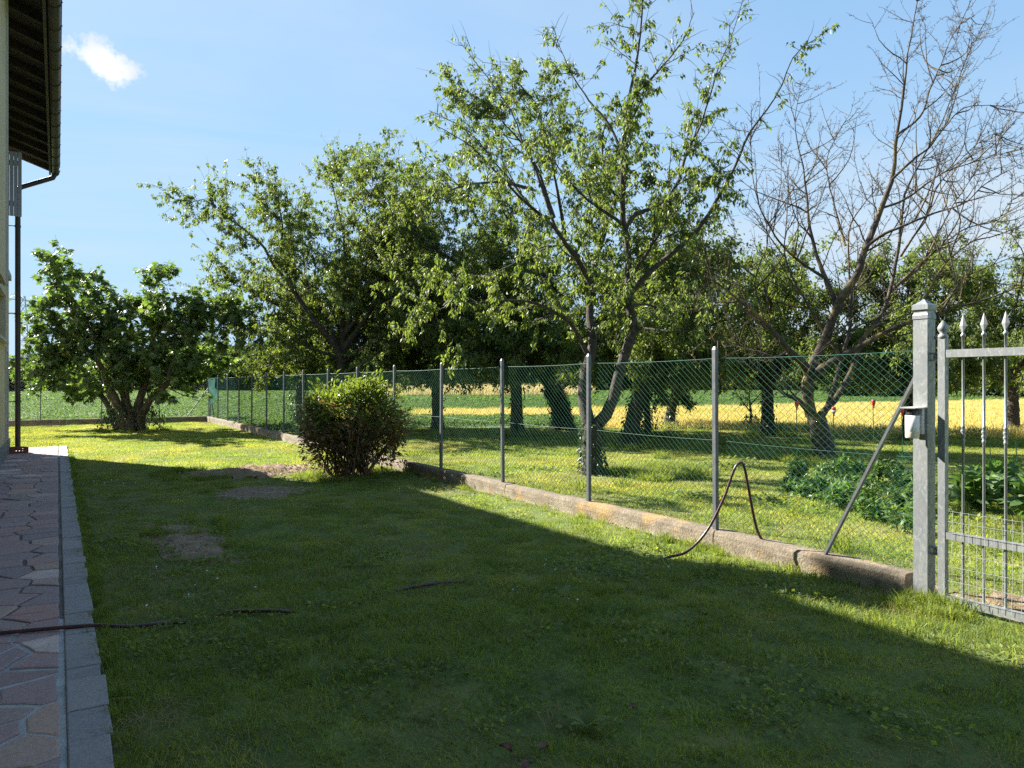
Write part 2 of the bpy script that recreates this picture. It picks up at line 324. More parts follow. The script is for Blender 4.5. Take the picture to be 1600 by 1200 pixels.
def vnoise(x, y, scale, seed):
    x = np.asarray(x)*scale+seed*17.3; y = np.asarray(y)*scale+seed*5.1
    xi = np.floor(x).astype(int); yi = np.floor(y).astype(int); fx = x-xi; fy = y-yi
    fx = fx*fx*(3-2*fx); fy = fy*fy*(3-2*fy)
    def h(a, b):
        q = np.sin(a*127.1+b*311.7+seed*74.7)*43758.5453; return q-np.floor(q)
    return (h(xi, yi)*(1-fx)+h(xi+1, yi)*fx)*(1-fy)+(h(xi, yi+1)*(1-fx)+h(xi+1, yi+1)*fx)*fy
def scatter(name, templates, pts, rot, scl, k, mats, **props):
    """one object: template meshes plus loose points; geometry nodes put template k on the points marked k"""
    V = [np.asarray(t[0], float) for t in templates]; off = 0; polys = []; kk = []; mi = []
    for i, t in enumerate(templates):
        for F in t[1]:
            F = np.asarray(F); polys.append(F+off); mi += [t[2] if len(t) > 2 else 0]*len(F)
        off += len(V[i]); kk.append(np.full(len(V[i]), i+1))
    n = len(pts); kk.append(-(np.asarray(k)+1))
    me = fast_mesh(name, np.concatenate(V+[np.asarray(pts, float)]), polys, mats)
    me.polygons.foreach_set('material_index', np.array(mi, np.int32))
    kk = np.concatenate(kk).astype(np.int32)
    me.attributes.new('k', 'INT', 'POINT').data.foreach_set('value', kk)
    for nm, arr in (('rot', rot), ('scl', scl)):
        me.attributes.new(nm, 'FLOAT', 'POINT').data.foreach_set('value', np.concatenate([np.zeros(off), arr]).astype(np.float32))
    o = link(bpy.data.objects.new(name, me), None, **props)
    ng = bpy.data.node_groups.new(name, 'GeometryNodeTree')
    ng.interface.new_socket('Geometry', in_out='INPUT', socket_type='NodeSocketGeometry')
    ng.interface.new_socket('Geometry', in_out='OUTPUT', socket_type='NodeSocketGeometry')
    N = ng.nodes; L = ng.links
    gi = N.new('NodeGroupInput'); go = N.new('NodeGroupOutput'); jn = N.new('GeometryNodeJoinGeometry')
    def attr(nm, ty):
        a = N.new('GeometryNodeInputNamedAttribute'); a.data_type = ty; a.inputs[0].default_value = nm; return a.outputs[0]
    ka = attr('k', 'INT'); ra = attr('rot', 'FLOAT'); sa = attr('scl', 'FLOAT')
    cx = N.new('ShaderNodeCombineXYZ'); L.new(ra, cx.inputs[2]); er = N.new('FunctionNodeEulerToRotation'); L.new(cx.outputs[0], er.inputs[0])
    for i in range(len(templates)):
        sp = []
        for val in (i+1, -(i+1)):
            cp = N.new('FunctionNodeCompare'); cp.data_type = 'INT'; cp.operation = 'EQUAL'; L.new(ka, cp.inputs['A'] if False else cp.inputs[2]); cp.inputs[3].default_value = val
            s_ = N.new('GeometryNodeSeparateGeometry'); s_.domain = 'POINT'; L.new(gi.outputs[0], s_.inputs[0]); L.new(cp.outputs[0], s_.inputs[1]); sp.append(s_)
        ip = N.new('GeometryNodeInstanceOnPoints'); L.new(sp[1].outputs[0], ip.inputs['Points']); L.new(sp[0].outputs[0], ip.inputs['Instance'])
        L.new(er.outputs[0], ip.inputs['Rotation']); L.new(sa, ip.inputs['Scale']); L.new(ip.outputs[0], jn.inputs[0])
    L.new(jn.outputs[0], go.inputs[0])
    md = o.modifiers.new('scatter', 'NODES'); md.node_group = ng
    return o
# ---- limb skeletons measured for the trees: points, base radius, tip radius
CHERRY = [
 ([(8.14,10.43,-0.0),(8.13,10.44,0.28),(8.12,10.44,0.57),(8.12,10.44,0.89)],0.19,0.15),
 ([(8.16,10.42,0.82),(8.34,10.25,1.1),(8.43,10.15,1.49),(8.46,10.08,1.83),(8.55,9.97,2.28),(8.61,9.89,2.59),(8.51,9.9,2.95),(8.46,9.88,3.22),(8.41,9.86,4.05),(8.31,9.87,4.45),(8.26,9.85,5.47),(8.32,9.76,6.45),(8.39,9.67,7.17),(8.43,9.59,8.03),(8.44,9.54,8.58)],0.12,0.012),
 ([(8.08,10.47,0.89),(8.08,10.63,1.37),(8.2,10.72,1.83),(8.4,10.76,2.36),(8.44,10.9,2.79),(8.57,10.99,3.42),(8.72,11.06,4.03),(8.94,11.09,4.67),(8.98,11.23,5.45),(9.03,11.36,6.27),(9.23,11.4,6.83)],0.125,0.012),
 ([(8.55,9.94,3.18),(8.55,9.78,3.25),(8.71,9.51,3.56),(9.03,9.15,3.93),(9.21,8.87,4.29),(9.51,8.52,5.06),(9.68,8.26,5.75),(9.94,7.93,6.3),(10.08,7.68,6.93),(10.21,7.44,7.07),(10.27,7.23,7.19)],0.06,0.006),
 ([(8.38,10.75,3.38),(8.15,10.56,3.51),(7.77,10.46,3.85),(7.23,10.45,4.33),(6.58,10.52,4.76),(6.07,10.5,5.11),(5.61,10.45,5.41),(5.04,10.46,5.62)],0.06,0.006),
 ([(7.45,10.97,4.54),(7.2,11.33,5.04),(6.81,11.78,5.77),(6.39,12.24,6.43),(5.92,12.74,6.79)],0.03,0.006),
 ([(8.3,9.86,4.37),(8.11,9.74,4.4),(7.52,9.87,4.71),(7.04,9.93,5.16),(6.74,9.88,5.73)],0.035,0.006),
 ([(8.22,9.79,5.67),(8.2,10.04,6.13),(8.08,10.35,6.59),(7.87,10.71,7.33),(7.76,11.01,8.11)],0.03,0.006),
 ([(7.71,10.93,4.33),(7.57,11.25,5.29),(7.43,11.57,6.06),(7.3,11.89,6.82),(6.91,12.36,7.72),(6.72,12.71,8.25)],0.035,0.006),
 ([(8.29,9.75,6.33),(8.32,9.46,6.52),(8.46,9.11,6.8),(8.66,8.73,7.22),(8.65,8.47,7.53)],0.028,0.006),
 ([(8.37,9.82,4.26),(8.63,9.89,4.58),(9.27,9.73,4.92),(9.71,9.69,5.86),(10.06,9.71,6.35),(10.47,9.69,7.42),(10.87,9.68,8.13),(11.2,9.71,8.98)],0.045,0.006),
 ([(8.62,9.9,2.59),(8.57,9.5,2.56),(8.59,9.05,2.5),(8.8,8.49,2.48)],0.03,0.008),
 ([(8.57,9.93,3.01),(9.21,10.12,3.03),(9.96,10.24,3.03),(10.74,10.35,3.38)],0.03,0.008),
 ([(8.28,10.69,2.07),(7.74,10.68,2.74),(7.04,10.76,3.05),(6.32,10.85,3.02),(5.53,10.98,2.88),(4.86,11.04,2.64)],0.05,0.006),
 ([(8.36,10.64,3.12),(8.42,11.01,3.76),(8.26,11.51,4.3),(7.92,12.11,4.24),(7.34,12.87,3.92),(6.73,13.65,3.84)],0.04,0.006),
 ([(8.46,9.88,3.39),(8.49,9.41,3.77),(8.59,8.91,4.33),(8.58,8.46,4.65),(8.64,7.98,4.85),(8.59,7.57,4.93)],0.04,0.006),
]
BARE = [
 ([(13.85,9.78,-0.03),(13.82,9.8,0.24),(13.74,9.85,0.62),(13.67,9.89,0.99)],0.21,0.19),
 ([(13.6,9.94,0.92),(13.48,9.95,1.33),(13.45,9.9,1.82),(13.52,9.8,2.1),(13.74,9.6,2.79),(13.77,9.51,3.15),(13.78,9.45,3.26),(14.07,9.2,3.86),(14.14,9.1,4.3),(14.39,8.88,5.2),(14.54,8.73,5.86),(14.55,8.66,6.56),(14.62,8.55,7.48),(14.66,8.47,8.31),(14.76,8.34,9.35),(14.76,8.28,9.71)],0.13,0.008),
 ([(13.88,9.53,3.26),(13.79,9.72,3.81),(13.73,9.89,4.3),(13.75,10.01,4.73),(13.76,10.14,5.32),(13.78,10.26,6.31),(13.71,10.44,7.31),(13.91,10.45,8.16)],0.06,0.006),
 ([(13.84,9.85,0.92),(14.12,9.86,1.26),(14.48,9.83,2.25),(14.75,9.86,3.09),(14.85,9.99,4.66),(15.05,10.06,5.27),(15.58,9.93,5.91),(15.99,9.87,6.25)],0.07,0.008),
 ([(13.76,9.84,0.95),(14.13,9.7,1.31),(14.51,9.55,2.01),(14.78,9.48,2.63),(15.19,9.32,3.07),(15.46,9.24,3.68),(15.65,9.21,4.38),(15.81,9.2,5.19),(15.97,9.2,5.8),(16.22,9.13,6.3),(16.79,8.87,7.41),(17.16,8.73,8.32),(17.53,8.59,9.23),(17.85,8.49,9.61)],0.075,0.006),
 ([(13.47,9.9,1.67),(13.5,9.61,1.93),(13.58,9.28,2.12),(13.82,8.86,2.39),(14.06,8.44,2.68),(14.22,8.06,2.81),(14.37,7.7,2.92),(14.79,7.17,3.08),(15.23,6.62,3.34),(15.37,6.26,3.58)],0.09,0.008),
 ([(13.45,9.91,1.82),(13.13,9.78,2.0),(12.62,9.76,2.26),(11.97,9.83,2.81),(11.3,9.91,3.22),(10.72,9.93,3.52),(10.12,9.97,3.65)],0.095,0.008),
 ([(13.58,9.95,0.99),(13.03,9.87,1.27),(12.48,9.8,1.41),(11.81,9.81,1.85),(11.17,9.79,2.01)],0.07,0.008),
 ([(14.09,9.05,4.38),(14.21,8.72,4.63),(14.34,8.38,4.78),(14.67,7.92,4.99),(14.92,7.51,5.12),(15.05,7.18,5.44),(15.28,6.78,5.67)],0.04,0.006),
 ([(14.45,8.7,5.75),(14.67,8.36,6.15),(14.72,8.11,6.31),(14.8,7.86,6.63),(15.0,7.52,6.94),(15.55,6.97,6.93)],0.03,0.005),
 ([(14.44,8.59,6.63),(15.09,8.41,7.12),(15.44,8.4,7.74),(15.84,8.37,8.41),(16.3,8.29,9.19),(16.77,8.22,9.49)],0.028,0.005),
 ([(14.39,8.04,2.85),(14.31,7.89,3.3),(14.47,7.6,3.9),(14.82,7.18,4.37),(14.79,7.01,4.42),(14.92,6.73,4.87),(15.07,6.44,5.1)],0.035,0.005),
 ([(13.86,9.77,3.82),(13.02,9.94,4.26),(12.32,10.02,4.93),(11.86,9.95,5.56),(11.51,9.82,6.61)],0.035,0.005),
 ([(15.67,9.36,3.71),(16.48,9.21,4.33),(17.16,9.15,5.25),(17.84,9.08,6.06),(18.93,8.76,7.43)],0.035,0.005),
 ([(14.94,10.05,4.68),(15.04,10.38,5.67),(15.16,10.7,6.79),(15.9,10.63,8.11)],0.03,0.005),
 ([(15.67,9.36,3.71),(16.05,8.83,4.37),(16.38,8.34,4.88),(16.81,7.78,5.09),(17.15,7.27,5.57)],0.035,0.005),
 ([(14.27,7.64,2.91),(14.33,7.29,3.51),(14.45,6.9,3.71),(14.85,6.35,3.95)],0.03,0.005),
 ([(14.37,8.87,5.2),(15.18,8.75,5.49),(16.2,8.51,6.12),(17.25,8.24,6.49),(18.39,7.92,6.85)],0.03,0.005),
 ([(11.93,9.79,2.81),(11.94,10.02,3.66),(12.32,10.02,4.47),(12.37,10.22,5.3)],0.028,0.005),
 ([(14.39,9.8,2.19),(14.1,10.27,3.14),(13.77,10.77,4.45),(14.07,10.88,5.94),(14.07,11.17,6.89)],0.04,0.005),
 ([(15.98,9.4,4.44),(16.35,9.0,5.42),(16.44,8.77,6.08),(17.11,8.18,6.94),(17.42,7.81,7.03)],0.03,0.005),
 ([(12.93,10.0,2.28),(12.24,9.95,2.12),(11.37,10.02,2.36),(10.54,10.06,2.46)],0.03,0.005),
]
IVYTREE = [
 ([(15.14,21.09,-0.02),(15.05,21.03,0.48),(14.87,21.02,1.04),(14.63,21.06,1.49)],0.36,0.28),
 ([(14.59,21.08,1.49),(13.9,21.01,2.21),(13.29,20.9,2.78),(12.63,20.81,3.21),(12.13,20.62,4.1),(11.57,20.48,4.46),(10.8,20.46,5.29),(9.9,20.52,5.78),(8.86,20.67,6.49),(8.14,20.62,6.95),(7.38,20.59,7.55)],0.2,0.012),
 ([(14.95,21.21,1.33),(15.36,21.19,2.51),(15.38,21.41,3.89),(15.1,21.82,5.29),(15.02,22.11,6.71),(14.93,22.4,7.92)],0.18,0.012),
 ([(14.63,21.06,1.6),(13.58,20.76,2.46),(12.43,20.53,2.43),(11.16,20.37,2.81),(9.78,20.29,2.96)],0.1,0.01),
 ([(12.12,20.61,4.09),(12.25,20.23,5.1),(11.78,20.23,6.08),(11.14,20.33,7.04),(10.68,20.32,7.57)],0.08,0.01),
 ([(14.99,21.18,1.37),(15.4,19.95,2.25),(15.42,18.96,2.86),(15.59,17.88,3.23)],0.1,0.01),
 ([(11.76,20.83,4.51),(10.34,20.53,4.59),(9.08,20.13,4.65),(7.89,19.69,4.87)],0.07,0.01),
]
LEFTTREE = [
 ([(8.2,23.73,-0.02),(8.16,23.76,0.75),(8.09,23.8,1.6),(8.07,23.81,2.35)],0.2,0.16),
 ([(8.07,23.81,2.24),(7.81,23.75,2.87),(7.29,23.85,3.53),(6.5,24.12,4.76),(5.96,24.23,5.46),(5.53,24.28,6.15),(4.55,24.66,6.95),(3.97,24.8,7.41),(3.41,24.93,7.16)],0.13,0.01),
 ([(8.07,23.81,2.35),(8.11,23.85,3.16),(8.07,23.93,3.97),(8.21,23.9,5.24),(8.14,24.01,6.54),(7.88,24.22,8.06),(7.8,24.33,9.04)],0.13,0.01),
 ([(8.09,23.8,2.77),(8.63,23.23,3.71),(9.1,22.71,4.95),(9.2,22.41,6.38),(8.95,22.33,7.78),(8.84,22.16,8.65)],0.11,0.01),
 ([(7.98,23.87,2.45),(6.9,23.83,2.85),(5.87,23.76,3.22),(5.04,23.57,3.18)],0.07,0.01),
 ([(8.13,23.78,2.56),(9.5,23.71,2.91),(10.9,23.63,3.17),(11.96,23.76,3.9)],0.08,0.01),
 ([(6.49,24.08,4.76),(6.26,24.55,5.8),(6.34,24.82,7.13),(6.04,25.33,8.27),(5.65,25.9,8.67)],0.06,0.01),
 ([(7.98,23.87,2.67),(7.8,24.68,3.78),(7.42,25.62,4.95),(7.4,26.34,6.63),(7.37,27.07,8.15)],0.09,0.01),
 ([(8.25,23.7,2.67),(9.07,23.78,4.21),(10.38,23.56,6.03),(10.97,23.78,7.7),(10.98,24.36,9.2)],0.09,0.01),
 ([(7.28,23.83,3.53),(6.41,25.11,4.18),(5.63,26.33,4.91),(4.62,27.7,5.22)],0.06,0.01),
 ([(8.07,23.81,2.28),(8.35,23.05,2.69),(8.7,22.25,2.93),(9.11,21.41,2.7)],0.05,0.01),
 ([(8.07,23.81,2.2),(8.7,24.01,2.43),(9.63,24.03,2.44),(10.78,23.9,2.39)],0.05,0.01),
 ([(8.02,23.85,2.2),(7.52,24.47,2.42),(6.76,25.24,2.56),(6.09,25.98,2.22)],0.05,0.01),
 ([(8.09,23.8,3.16),(8.65,22.98,4.32),(8.95,22.33,5.72),(9.49,21.53,6.67),(9.58,21.0,7.57)],0.07,0.01),
 ([(8.16,23.76,3.3),(8.35,23.05,4.73),(8.52,22.36,6.1),(8.17,21.99,7.4),(7.83,21.61,8.21)],0.08,0.01),
]
FIG = [
 ([(2.06,28.35,0.02),(1.89,28.25,0.51),(1.66,28.2,1.06),(1.43,28.15,1.6),(1.09,28.16,2.45),(0.37,28.41,3.3),(-0.53,28.77,3.91)],0.3,0.03),
 ([(2.13,28.07,0.03),(2.11,28.24,0.51),(1.99,28.47,1.05),(1.94,28.66,1.82),(1.89,28.84,2.93),(1.43,29.28,4.28),(0.39,30.09,5.64)],0.3,0.03),
 ([(2.3,28.43,0.01),(2.32,28.26,0.72),(2.51,27.99,1.6),(2.69,27.72,2.47),(2.76,27.52,3.76),(2.6,27.46,5.04),(2.64,27.28,5.34)],0.28,0.03),
 ([(2.47,28.1,0.02),(2.45,27.95,0.51),(2.77,27.59,1.17),(3.16,27.2,1.6),(3.25,26.98,2.24),(3.63,26.59,3.31),(3.98,26.22,4.36)],0.24,0.03),
 ([(1.78,28.64,0.02),(1.56,29.16,0.71),(1.16,29.79,1.37),(0.39,30.64,1.83),(-0.39,31.5,2.06)],0.22,0.03),
 ([(2.34,28.29,0.02),(2.57,28.59,0.71),(3.28,28.59,1.6),(4.31,28.4,2.29),(5.16,28.31,2.53)],0.2,0.03),
 ([(1.98,28.4,1.05),(1.47,28.24,2.03),(0.73,28.23,3.72),(0.18,28.1,4.73),(-0.17,27.84,5.5)],0.12,0.02),
 ([(2.71,27.95,2.48),(3.49,26.99,3.76),(4.34,26.0,4.15),(4.98,25.14,3.69)],0.1,0.02),
 ([(1.68,28.58,1.05),(0.55,28.69,2.24),(-0.17,28.55,2.86),(-0.61,28.23,2.42)],0.1,0.02),
]
# ------------------------------------------------------------------ ground, fields
XF = 5.38                                                # front face of the side kerb
YB = 33.3                                                # back kerb
def sheet(name, pts, z, mat, **props):
    me = fast_mesh(name, [(x, y, z) for x, y in pts], [[tuple(range(len(pts)))]], mat); return link(bpy.data.objects.new(name, me), None, **props)
sheet('field', [(-900, -700), (900, -700), (900, 900), (-900, 900)], -.03, M['field'], kind='structure')
sheet('orchard_ground', [(5.5, -12), (60, -40), (24.6, 10.4), (20.7, 16.9), (17.0, 21.4), (14.6, 23.3), (11.3, 24.4), (8.2, 24.6), (5.5, 24.4)], -.012, M['orchard_soil'], kind='structure')
WHEAT = [(17.02, 38.64), (13.62, 30.91), (20.8, 26.48), (17.1, 21.5), (20.8, 17.0), (24.7, 10.5), (30, -6), (110, -20), (140, 36), (79.07, 34.34), (36.19, 34.56), (26.9, 36.13)]
sheet('wheat_ground', WHEAT, -.018, M['wheat_soil'], kind='structure')
PALE = [(34.2, 83.7), (54.4, 71.6), (92, 118.5), (54, 140)]
sheet('pale_field_ground', PALE, -.02, M['pale_soil'], kind='structure')
# the lawn: a gently uneven sheet
nx, ny = 44, 150
gx = np.linspace(-14, 5.5, nx); gy = np.linspace(-8, YB+.05, ny); X, Y = np.meshgrid(gx, gy, indexing='ij')
Z = (vnoise(X, Y, .9, 3)-.5)*.022+(vnoise(X, Y, .3, 4)-.5)*.03
Z *= np.clip((X-.2)/.6, 0, 1)*np.clip((5.38-X)/.8, .2, 1)
Z = np.where(X < .3, -.03, Z)
V = np.stack([X, Y, Z], -1).reshape(-1, 3); I = np.arange(nx*ny).reshape(nx, ny)
F = np.stack([I[:-1, :-1], I[1:, :-1], I[1:, 1:], I[:-1, 1:]], -1).reshape(-1, 4)
link(bpy.data.objects.new('lawn_ground', fast_mesh('lawn_ground', V, [F], M['lawn_soil'], True)), None, kind='structure')
def lawn_z(x, y):
    z = (vnoise(x, y, .9, 3)-.5)*.022+(vnoise(x, y, .3, 4)-.5)*.03
    return z*np.clip((x-.2)/.6, 0, 1)*np.clip((5.38-x)/.8, .2, 1)

# bare earth: (cx, cy, rx, ry, angle, dome height)
SOIL = [(1.1, 8.1, .33, 1.25, 9, .02), (.42, 3.85, .2, .22, 20, .01), (3.0, 13.7, 1.1, .72, 0, .1), (2.58, 11.2, .62, .6, -10, .012), (1.85, 4.85, .16, .12, 0, .006), (5.85, 1.9, .35, 1.1, 0, .02)]
def soil_d(x, y, i):
    cx, cy, rx, ry, a, h = SOIL[i]; ca, sa = math.cos(R(a)), math.sin(R(a))
    dx, dy = x-cx, y-cy; ux = (dx*ca+dy*sa)/rx; uy = (-dx*sa+dy*ca)/ry
    return np.sqrt(ux*ux+uy*uy)+(vnoise(x, y, 3.5, i+20)-.5)*.7+(vnoise(x, y, 12, i+40)-.5)*.3
for i, (cx, cy, rx, ry, a, h) in enumerate(SOIL):
    if i in (1, 4): continue
    n = 46; r = max(rx, ry)*1.45
    X, Y = np.meshgrid(np.linspace(cx-r, cx+r, n), np.linspace(cy-r, cy+r, n), indexing='ij'); D = soil_d(X, Y, i)
    Z = lawn_z(X, Y)+.006+np.clip(1.15-D, -.05, 1)*h+np.where(D < 1.1, (vnoise(X, Y, 14, 60+i)-.5)*(.02+h*.35), -.02)
    I = np.arange(n*n).reshape(n, n); F = np.stack([I[:-1, :-1], I[1:, :-1], I[1:, 1:], I[:-1, 1:]], -1).reshape(-1, 4)
    keep = (D.reshape(-1)[F] < 1.25).all(1)
    link(bpy.data.objects.new('bare_soil', fast_mesh('bare_soil', np.stack([X, Y, Z], -1).reshape(-1, 3), [F[keep]], M['soil'])), None, kind='structure')

# ------------------------------------------------------------------ path of crazy paving
def clip_poly(poly, a, b, c):                              # keep a*x+b*y<=c
    out = []
    for i in range(len(poly)):
        p, q = poly[i], poly[(i+1) % len(poly)]; dp = a*p[0]+b*p[1]-c; dq = a*q[0]+b*q[1]-c
        if dp <= 0: out.append(p)
        if dp*dq < 0: t = dp/(dp-dq); out.append((p[0]+t*(q[0]-p[0]), p[1]+t*(q[1]-p[1])))
    return out
def inset(poly, d):
    n = len(poly); cl = list(poly)
    for i in range(n):
        p, q = poly[i], poly[(i+1) % n]; ex, ey = q[0]-p[0], q[1]-p[1]; L = math.hypot(ex, ey)
        if L < 1e-6: continue
        nx_, ny_ = ey/L, -ex/L                              # outward for counter-clockwise
        cl = clip_poly(cl, nx_, ny_, nx_*p[0]+ny_*p[1]-d)
        if len(cl) < 3: return cl
    return cl
def slab(name, poly, z0, z1, mat, parent, rng, bev=.006):
    A = sum(poly[i][0]*poly[(i+1) % len(poly)][1]-poly[(i+1) % len(poly)][0]*poly[i][1] for i in range(len(poly)))
    if A < 0: poly = poly[::-1]
    top = inset(poly, bev)
    if len(top) != len(poly): top = [(p[0]+(sum(q[0] for q in poly)/len(poly)-p[0])*.06, p[1]+(sum(q[1] for q in poly)/len(poly)-p[1])*.06) for p in poly]
    n = len(poly); tx, ty = rng.uniform(-.012, .012), rng.uniform(-.008, .008); cx = sum(p[0] for p in poly)/n; cy = sum(p[1] for p in poly)/n
    tz = lambda p: tx*(p[0]-cx)+ty*(p[1]-cy)
    V = [(p[0], p[1], z0) for p in poly]+[(p[0], p[1], z1-bev*.7+tz(p)) for p in poly]+[(p[0], p[1], z1+tz(p)) for p in top]
    F4 = [(i, (i+1) % n, n+(i+1) % n, n+i) for i in range(n)]+[(n+i, n+(i+1) % n, 2*n+(i+1) % n, 2*n+i) for i in range(n)]
    me = fast_mesh(name, V, [F4, [tuple(range(2*n, 3*n))]], mat); return link(bpy.data.objects.new(name, me), parent)
rng = random.Random(5)
pb = Buf(); pb.box((-.95, -5, -.1), (.196, 21.7, .031)); path = pb.obj('path', M['mortar'], None, kind='structure')
pts = []; y = 1.2
while y < 21.6:
    st = .30 if y < 8 else .36
    for xx in np.arange(-.8, .05, .36):
        pts.append((xx+rng.uniform(-.17, .17), y+rng.uniform(-.14, .14)))
    y += st*rng.uniform(.75, 1.05)
for i, p in enumerate(pts):
    poly = [(-.95, .9), (.02, .9), (.02, 21.69), (-.95, 21.69)]
    for q in sorted(pts, key=lambda q: (q[0]-p[0])**2+(q[1]-p[1])**2)[1:22]:
        dx, dy = q[0]-p[0], q[1]-p[1]; poly = clip_poly(poly, dx, dy, dx*(p[0]+q[0])/2+dy*(p[1]+q[1])/2)
        if len(poly) < 3: break
    if len(poly) < 3: continue
    poly = inset(poly, rng.uniform(.006, .012) if p[1] > 5.6 else rng.uniform(.010, .02))
    # roughen: split long sides with small offsets
    if len(poly) < 3: continue
    rp = []
    for a in range(len(poly)):
        p0, p1 = poly[a], poly[(a+1) % len(poly)]; rp.append(p0)
        if math.hypot(p1[0]-p0[0], p1[1]-p0[1]) > .16 and p0[1] < 12:
            t = rng.uniform(.35, .65); o_ = rng.uniform(-.010, .002); ex, ey = p1[0]-p0[0], p1[1]-p0[1]; L = math.hypot(ex, ey)
            rp.append((p0[0]+ex*t+ey/L*o_, p0[1]+ey*t-ex/L*o_))
    slab('flagstone', rp, -.02, .04+rng.uniform(-.003, .004), M['flag'], path, rng)
y = 1.2
while y < 21.6:
    L = rng.choice([.2, .24, .3, .34, .42]) if y < 16 else .4; y1 = min(y+L, 21.69); w = rng.uniform(-.006, .014)
    slab('edging_stone', [(.038, y+.006), (.2+w, y+.006+rng.uniform(-.004, .006)), (.2+w+rng.uniform(-.006, .006), y1-.006), (.038, y1-.006)], -.08, .045+rng.uniform(-.004, .005), M['edge'], path, rng)
    y = y1

# ------------------------------------------------------------------ house (only its flank is in view)
house = thing('house', 'cream rendered two storey house with dark timber eaves beside the paved path', 'house', (-.95, 20.45, 0))
WX = -.95; WY = 20.45; EAVE = 6.62; PITCH = math.tan(R(19))
OPEN = [(16.1, 18.55, 2.5, 3.42, 'window'), (19.0, 19.62, .36, 2.3, 'door'), (15.2, 17.35, 4.93, 6.14, 'window'), (6, 7.2, 1., 2.3, 'window')]
def zroof(x): return EAVE+(-x)*PITCH                     # underside of the roof boards over x<=0
ys = sorted({-6., WY, 11.6}|{o[0] for o in OPEN}|{o[1] for o in OPEN}); zs = sorted({0., zroof(WX)}|{o[2] for o in OPEN}|{o[3] for o in OPEN})
b = Buf()
for i in range(len(ys)-1):
    for j in range(len(zs)-1):
        yc, zc_ = (ys[i]+ys[i+1])/2, (zs[j]+zs[j+1])/2
        if any(o[0] < yc < o[1] and o[2] < zc_ < o[3] for o in OPEN): continue
        b.add([(WX, ys[i], zs[j]), (WX, ys[i+1], zs[j]), (WX, ys[i+1], zs[j+1]), (WX, ys[i], zs[j+1])], [(0, 1, 2, 3)])
for o in OPEN:
    y0, y1, z0, z1 = o[:4]; xi = WX-.22
    b.add([(WX, y0, z0), (WX, y1, z0), (WX, y1, z1), (WX, y0, z1), (xi, y0, z0), (xi, y1, z0), (xi, y1, z1), (xi, y0, z1)], [(0, 4, 5, 1), (1, 5, 6, 2), (2, 6, 7, 3), (3, 7, 4, 0)])
XR = -5.7; XE = -10.45; zr = zroof(XR)
for yy, sgn in ((WY, 1), (-6., -1)):
    poly = [(WX, yy, 0), (XE, yy, 0), (XE, yy, zroof(WX)), (XR, yy, zr), (WX, yy, zroof(WX))]
    b.add(poly, [(0, 1, 2, 3, 4)])
b.add([(XE, -6, 0), (XE, WY, 0), (XE, WY, zroof(WX)), (XE, -6, zroof(WX))], [(0, 1, 2, 3)])
b.obj('wall', M['wall'], house)
b = Buf(); b.box((WX-.05, 11.7, -.05), (WX+.03, 18.97, .36)); b.box((WX-.05, 19.65, -.05), (WX+.03, WY+.03, .36)); b.box((WX-.05, -6, -.05), (WX+.03, 11.695, .36)); b.obj('plinth', M['plinth'], house)
b = Buf(); b.box((WX-.02, 11.7, 3.97), (WX+.05, WY+.05, 4.1)); b.box((WX-4, WY-.02, 3.973), (WX-.021, WY+.047, 4.097)); b.obj('string_course', M['pale_trim'], house)
b = Buf(); b.box((WX+.003, -5.99, 2.9), (-.57, 11.6, zroof(-.57)-.2)); bay = b.obj('projecting_bay', M['wall'], house)
b = Buf(); b.box((-.60, 11.56, 2.88), (-.545, 11.63, zroof(-.545)-.16)); b.obj('corner_strip', M['pale_trim'], bay)
for (y0, y1, z0, z1, kind_) in OPEN:
    b = Buf(); w_ = .09; x0, x1 = WX-.02, WX+.035
    b.box((x0, y0-w_, z0-.002), (x1, y0-.002, z1+.002)); b.box((x0, y1+.002, z0-.002), (x1, y1+w_, z1+.002)); b.box((x0, y0-w_, z1+.004), (x1, y1+w_, z1+w_))
    if kind_ == 'window': b.box((x0, y0-w_-.03, z0-.07), (x1+.05, y1+w_+.03, z0-.004))
    f = b.obj(kind_ if kind_ == 'door' else 'window', M['pale_trim'], house)
    b = Buf(); b.box((WX-.2, y0, z0), (WX-.16, y1, z1)); b.obj('door_leaf' if kind_ == 'door' else 'pane', M['door_paint'] if kind_ == 'door' else M['glass_dark'], f)
    if kind_ == 'window':
        b = Buf(); ym = (y0+y1)/2; b.box((WX-.158, ym-.04, z0), (WX-.12, ym+.04, z1)); b.box((WX-.158, y0, z0), (WX-.12, ym-.042, z0+.06)); b.box((WX-.158, ym+.042, z0), (WX-.12, y1, z0+.06)); b.obj('frame', M['pale_trim'], f)
    else:
        b = Buf(); b.tube([(WX-.158, y0+.1, 1.2), (WX-.1, y0+.1, 1.2), (WX-.1, y0+.2, 1.2)], .012, 6); b.obj('handle', M['dark_post'], f)
# open board shutter on the upper window, seen face on
sh = bpy.data.objects.new('shutter', None); link(sh, house)
for k in range(5):
    b = Buf(); x0 = WX+.02+k*.067; b.box((x0, 17.42, 4.9), (x0+.062, 17.455, 6.16)); b.obj('board', M['shutter'], sh)
for z in (5.1, 5.9): b = Buf(); b.box((WX+.01, 17.458, z), (WX+.34, 17.485, z+.1)); b.obj('batten', M['shutter'], sh)
